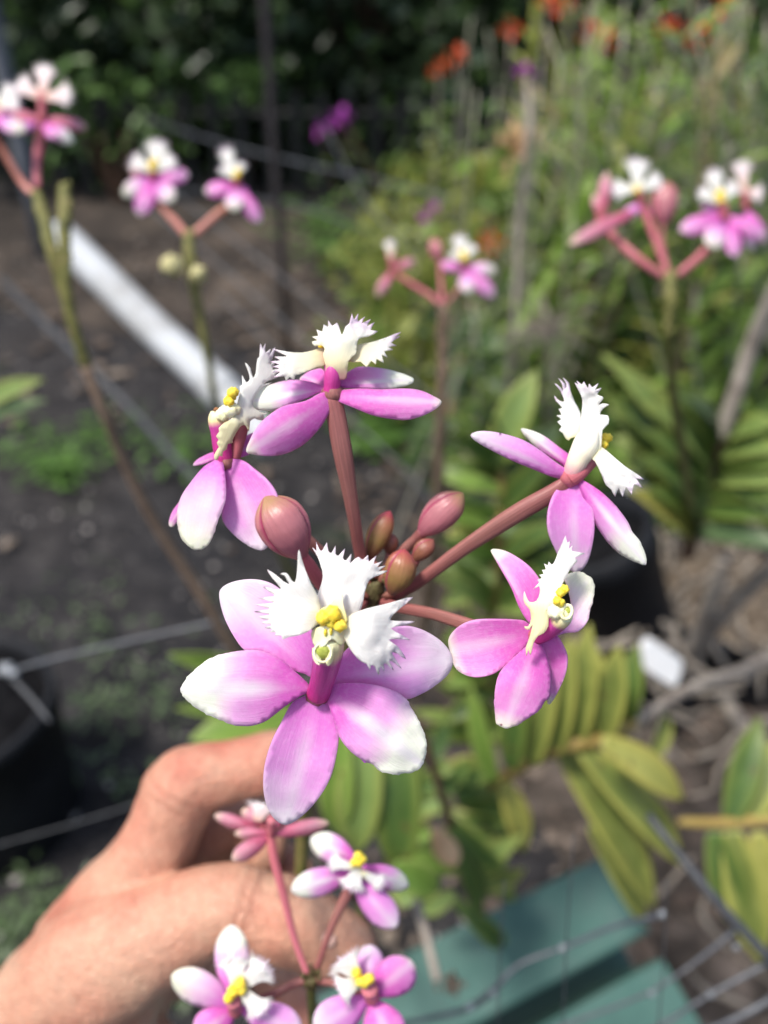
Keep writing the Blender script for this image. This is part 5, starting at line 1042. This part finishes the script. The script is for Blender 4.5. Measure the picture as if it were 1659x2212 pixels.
# hedge sprigs in the lit leaf colour, light painted in
b1 = at(515, 190, 3.6); shrub(b1.x, b1.y, .16, .12, .2, 420, ['leaf_hedge_lit'], 'bright green leafy sprig with painted light in the dark hedge above the forked spray', 61, (.04, .08), z0=b1.z - .1, group=None, name='lit_sprig')
b1 = at(230, 240, 3.4); shrub(b1.x, b1.y, .28, .12, .34, 150, ['leaf_hedge_lit'], 'thin green sprig left of the bright one in the dark hedge', 62, (.04, .08), z0=b1.z - .15, group=None, name='lit_sprig')

# ------------------------------------------------------------------ reed-stem tangle, upper right
def reed(x, y, h, lean, bloom, label, seed, lm='leaf_mid', nl=16, sm='cane_grey', leaves=(.05, .10), lw=.013, from_t=.25):
    g = random.Random(seed); root = empty('reed_orchid', (x, y, 0), label, 'orchid plant', 'reed stem orchids in the tangle at upper right')
    pts = []; a = g.uniform(0, 6.28)
    for k in range(5):
        t = k / 4; pts.append((x + lean[0] * t + g.gauss(0, .012), y + lean[1] * t + g.gauss(0, .012), h * t, .0036 * (1 - .4 * t)))
    mb = MB(); tube(mb, pts, 7, True, 4); mb.build('stem', M[sm], root)
    P = catmull(pts, 8); mb = MB()
    for i in range(nl):
        t = from_t + (1 - from_t) * i / nl * .96; q = Vector(P[int(t * (len(P) - 1))][:3]); b = a + (math.pi if i % 2 else 0) + g.gauss(0, .35)
        L = g.uniform(*leaves); d = Vector((math.cos(b), math.sin(b), g.uniform(.1, .9))).normalized()
        leaf(mb, q, q + d * L, lw * g.uniform(.8, 1.3), Vector((0, 0, 1)), .12, .2)
    mb.build('foliage', M[lm], root)
    if bloom:
        top = Vector(P[-1][:3]); mb = MB()
        for i in range(16):
            d = Vector((g.gauss(0, 1), g.gauss(0, 1), g.gauss(.2, .7))).normalized(); c = top + d * .012
            leaf(mb, c, c + d * .016, .010, d.orthogonal(), .1, .2)
        mb.build('flower_head', M[bloom], root)
    return root
def reed_to(u, v, Y, **kw):
    """a reed whose head is seen at (u, v), standing Y metres ahead"""
    k = (v - 1106) / 1106 * -T
    d = Y / (math.cos(PITCH) + k * math.sin(PITCH)); p = at(u, v, d); return p
blooms = [(990, 125, 2.0, 'orange'), (943, 152, 2.05, 'orange'), (1125, 66, 2.0, 'orange'), (1262, 66, 2.1, 'orange'), (1305, 90, 1.9, 'orange'), (1448, 62, 1.7, 'orange'), (1470, 82, 1.75, 'orange'), (1190, 8, 2.2, 'orange'), (1225, 14, 2.0, 'orange'), (1545, 8, 2.0, 'orange'), (1085, 528, 1.5, 'orange'), (728, 262, 2.1, 'purple'), (700, 275, 2.1, 'purple'), (752, 255, 2.15, 'purple'), (925, 465, 1.7, 'purple'), (1130, 165, 1.9, 'purple'), (1068, 432, 1.7, 'purple')]
desc = ['orange red flower head on a thin stem, upper one of the leftmost pair', 'orange red flower head on a thin stem, lower one of the leftmost pair', 'orange flower head above the tall pale cane', 'small orange red head between two others at the top', 'orange pink head right of centre at the top of the tangle', 'brightest orange head near the top right', 'orange head drooping just under the brightest one', 'faint orange head at the very top edge, left one', 'faint orange head at the very top edge, beside another', 'orange head at the top edge near the right corner', 'low orange flower right of the middle spray', 'magenta flower head against the dark hedge, middle of three', 'magenta flower head against the dark hedge, left of three', 'magenta flower head against the dark hedge, right of three', 'round purple flower left of the yellow foliage', 'dim purple flower on the pale cane', 'dark purple flower above the middle spray']
for i, ((u, v, Y, bm_), de) in enumerate(zip(blooms, desc)):
    p = reed_to(u, v, Y); ln = (rnd.uniform(-.05, .05), rnd.uniform(-.05, .05))
    if u < 800: ln = (-.22, .05)
    r = reed(p.x - ln[0], p.y - ln[1], p.z, ln, bm_, de, 300 + i, 'leaf_mid', 9, 'cane_grey' if u > 800 else 'cane_dark', from_t=.1 if u > 900 else .0, leaves=(.04, .08))
    if u < 800 : pass
gg = random.Random(11)
kinds = ['leaf_mid', 'leaf_pale', 'leaf_blue', 'leaf_yellow', 'leaf_dark', 'leaf_fresh', 'leaf_straw', 'leaf_yellow', 'leaf_mid', 'leaf_fresh']
words = {'leaf_straw': 'straw coloured', 'leaf_rust': 'rusty', 'leaf_pale': 'pale green', 'leaf_mid': 'green', 'leaf_dark': 'dark green', 'leaf_blue': 'grey green', 'leaf_yellow': 'yellow green', 'leaf_fresh': 'bright green'}
for i in range(120):
    Y = gg.uniform(1.15, 3.0); u = 1659 - (gg.random() ** 1.2) * 650 if gg.random() < .85 else gg.uniform(880, 1659)
    vtop = gg.uniform(-60, 620) if u > 1150 else gg.uniform(120, 680)
    p = reed_to(u, vtop, Y); h = max(.12, p.z)
    ln = (gg.gauss(0, .12), gg.gauss(0, .08)); k = gg.choice(kinds)
    reed(p.x - ln[0], p.y - ln[1], h, ln, None, 'leafy reed orchid stem with ' + words[k] + ' leaves in the upper right tangle', 400 + i, k, int(10 + h * 22), gg.choice(['cane_grey', 'cane_straw', 'stem_brown']), from_t=gg.uniform(.0, .4), lw=gg.uniform(.010, .022), leaves=(.05, .12))
# bare grey stems crossing
bare = [(1280, 10, 1230, 620), (1350, 0, 1330, 560), (1405, 0, 1420, 500), (1590, 0, 1650, 560), (1659, 30, 1560, 480), (1180, 60, 1290, 420), (1010, 180, 985, 560), (1080, 190, 1020, 480), (1210, 120, 1180, 640), (1500, 60, 1640, 620), (1450, 120, 1300, 560), (1560, 20, 1585, 420), (1240, 0, 1300, 300), (1315, 60, 1180, 500), (1380, 40, 1500, 500), (1460, 0, 1420, 460), (1620, 0, 1520, 520), (1110, 240, 1060, 560), (1030, 200, 1010, 620), (1640, 120, 1659, 560), (1205, 300, 1240, 700), (1530, 250, 1440, 640)]
gb = random.Random(5)
for k in range(12):
    u0 = gb.uniform(1010, 1659); v0 = gb.uniform(-20, 260); bare.append((u0, v0, u0 + gb.gauss(0, 90), v0 + gb.uniform(300, 520)))
for i, (u0, v0, u1, v1) in enumerate(bare):
    Y = gb.uniform(1.2, 1.9); p = reed_to(u0, v0, Y); q = reed_to(u1, v1, Y); 
    f = (q - p); e = q + f * (-q.z / f.z) if abs(f.z) > 1e-4 else q
    mb = MB(); tube(mb, [(*(p), .0012), (*(p.lerp(e, .5) + Vector((gb.gauss(0, .02), 0, 0))), .0018), (*e, .0026)], 7, True, 4)
    tag(mb.build('bare_stem', M['cane_straw']), 'bare pale grey stem in the upper right tangle', 'stem', 'bare grey stems in the tangle')
# soft bushy plants filling the bed
fills = [(1060, 620, 1.9, .30, .30, 'leaf_yellow', 'yellowish bushy plant behind the middle spray'), (1320, 640, 1.5, .22, .34, 'leaf_mid', 'ferny green plant left of the right hand stalk'), (1200, 780, 1.5, .22, .16, 'leaf_blue', 'grey green low plant behind the pale cane'), (1560, 700, 1.5, .30, .30, 'leaf_mid', 'bushy green plant below the right hand spray'), (1500, 330, 2.2, .40, .42, 'leaf_fresh', 'fresh green clump behind the right hand spray'), (1250, 400, 2.6, .45, .45, 'leaf_mid', 'green clump under the orange flowers'), (1640, 350, 2.5, .35, .5, 'leaf_dark', 'dark green clump at the right edge'), (1420, 900, 1.3, .24, .14, 'leaf_mid', 'low green plant left of the dark stemmed plant'), (1000, 480, 2.6, .28, .30, 'leaf_yellow', 'yellow green plant by the purple flower'), (1600, 560, 1.8, .3, .4, 'leaf_blue', 'cool green plant at right below the flowers')]
for i, (u, v, Y, r, h, mm, lb) in enumerate(fills):
    p = reed_to(u, v, Y); shrub(p.x, p.y, r, r * .6, max(.2, p.z + h * .4), 1150, [mm, 'leaf_fresh'], lb, 80 + i, (.03, .07), group=None, name='bushy_plant', cat='plant', trunk='cane_grey')
# withered peach-coloured fronds
for j, (u, v, Y, lb) in enumerate([(1100, 350, 1.7, 'upper'), (1040, 400, 1.65, 'lower')]):
    p = reed_to(u, v, Y); mb = MB(); g = random.Random(j)
    for i in range(12):
        dd = Vector((g.uniform(-.4, 1), g.uniform(-.4, .4), g.uniform(-.3, 1))).normalized(); leaf(mb, p, p + dd * g.uniform(.05, .09), .02, Vector((0, -1, .4)), .1, .2)
    tube(mb, [(p.x, p.y, p.z, .004), (p.x - .06, p.y, p.z * .5, .005), (p.x - .1, p.y, 0, .006)], 7, True, 3)
    tag(mb.build('dry_frond', M['peach' if j == 0 else 'leaf_yellow']), lb + ' withered frond beside the tall pale cane', 'dead leaf')
# purple / thin fibres: pale cobweb roots near (1190,700)
mb = MB(); g = random.Random(9)
for i in range(46):
    a = g.uniform(0, 6.28); L = g.uniform(50, 130); u, v = 1190, 710
    tube(mb, [P4(u + g.gauss(0, 8), v + g.gauss(0, 8), .95, 1.6), P4(u + math.cos(a) * L * .5, v + math.sin(a) * L * .45, .95 + g.gauss(0, .02), 1.5), P4(u + math.cos(a) * L, v + math.sin(a) * L * .8 + 10, .95 + g.gauss(0, .04), 1.0)], 5, False, 3)
tube(mb, [P4(1190, 712, .95, 5), P4(1185, 850, 1.0, 5), P4(1180, 1000, 1.15, 5), P4(1185, 1150, 1.4, 5)], 7, True, 3)
tag(mb.build('airy_seed_head', M['rootcol']), 'pale wispy burst of dry fibres right of the middle spray', 'dry plant')
# tangle of dry roots in the lower right bed
g = random.Random(21)
for j in range(40):
    u = g.uniform(1370, 1690); v = g.uniform(1330, 1640) if j < 30 else g.uniform(1850, 2150); d = g.uniform(.72, .95); mb = MB(); q = []; a = g.uniform(0, 3.14)
    for k in range(4): q.append(P4(u, v, d, g.uniform(3, 7.5))); a += g.gauss(0, .5); u += math.cos(a) * 60; v += math.sin(a) * 45
    tube(mb, q, 8, True, 4); tag(mb.build('dry_root', M['rootcol']), 'thin pale dry root tangled below the right hand pot', 'root', 'tangled dry roots')

# ================================================================== LIGHT, WORLD, CAMERA
SUN_EL = math.asin(.90 / math.sqrt(.36 ** 2 + .20 ** 2 + .90 ** 2))      # azimuth: from behind-left of the viewer
w = bpy.data.worlds.new('World'); scn.world = w; w.use_nodes = True
nt = w.node_tree; nt.nodes.clear()
sky = nt.nodes.new('ShaderNodeTexSky'); sky.sky_type = 'NISHITA'; sky.sun_disc = False; sky.sun_elevation = SUN_EL
sky.air_density = 1.0; sky.dust_density = 3.0; sky.ozone_density = .6
bg = nt.nodes.new('ShaderNodeBackground'); bg.inputs[1].default_value = .10
out = nt.nodes.new('ShaderNodeOutputWorld'); nt.links.new(sky.outputs[0], bg.inputs[0]); nt.links.new(bg.outputs[0], out.inputs[0])
sun_dir = Vector((-.36, -.20, .90)).normalized()   # towards the sun
sky.sun_rotation = math.atan2(sun_dir.x, sun_dir.y)
L = bpy.data.lights.new('sun', 'SUN'); L.energy = 2.3; L.angle = R(10); L.color = (1, .95, .88)
so = bpy.data.objects.new('sun', L); col.objects.link(so); so.rotation_euler = (-sun_dir).to_track_quat('-Z', 'Y').to_euler()
cam = bpy.data.cameras.new('camera'); co = bpy.data.objects.new('camera', cam); col.objects.link(co); scn.camera = co
co.location = CAM; co.rotation_euler = (math.pi / 2 - PITCH, 0, 0)
cam.sensor_fit = 'VERTICAL'; cam.sensor_height = 36; cam.lens = 18 / T; cam.clip_start = .005; cam.clip_end = 300
cam.dof.use_dof = True; cam.dof.focus_distance = .127; cam.dof.aperture_fstop = cam.lens / 2.7
scn.view_settings.view_transform = 'Standard'; scn.view_settings.look = 'None'; scn.view_settings.gamma = 1
scn.view_settings.exposure = 1.0
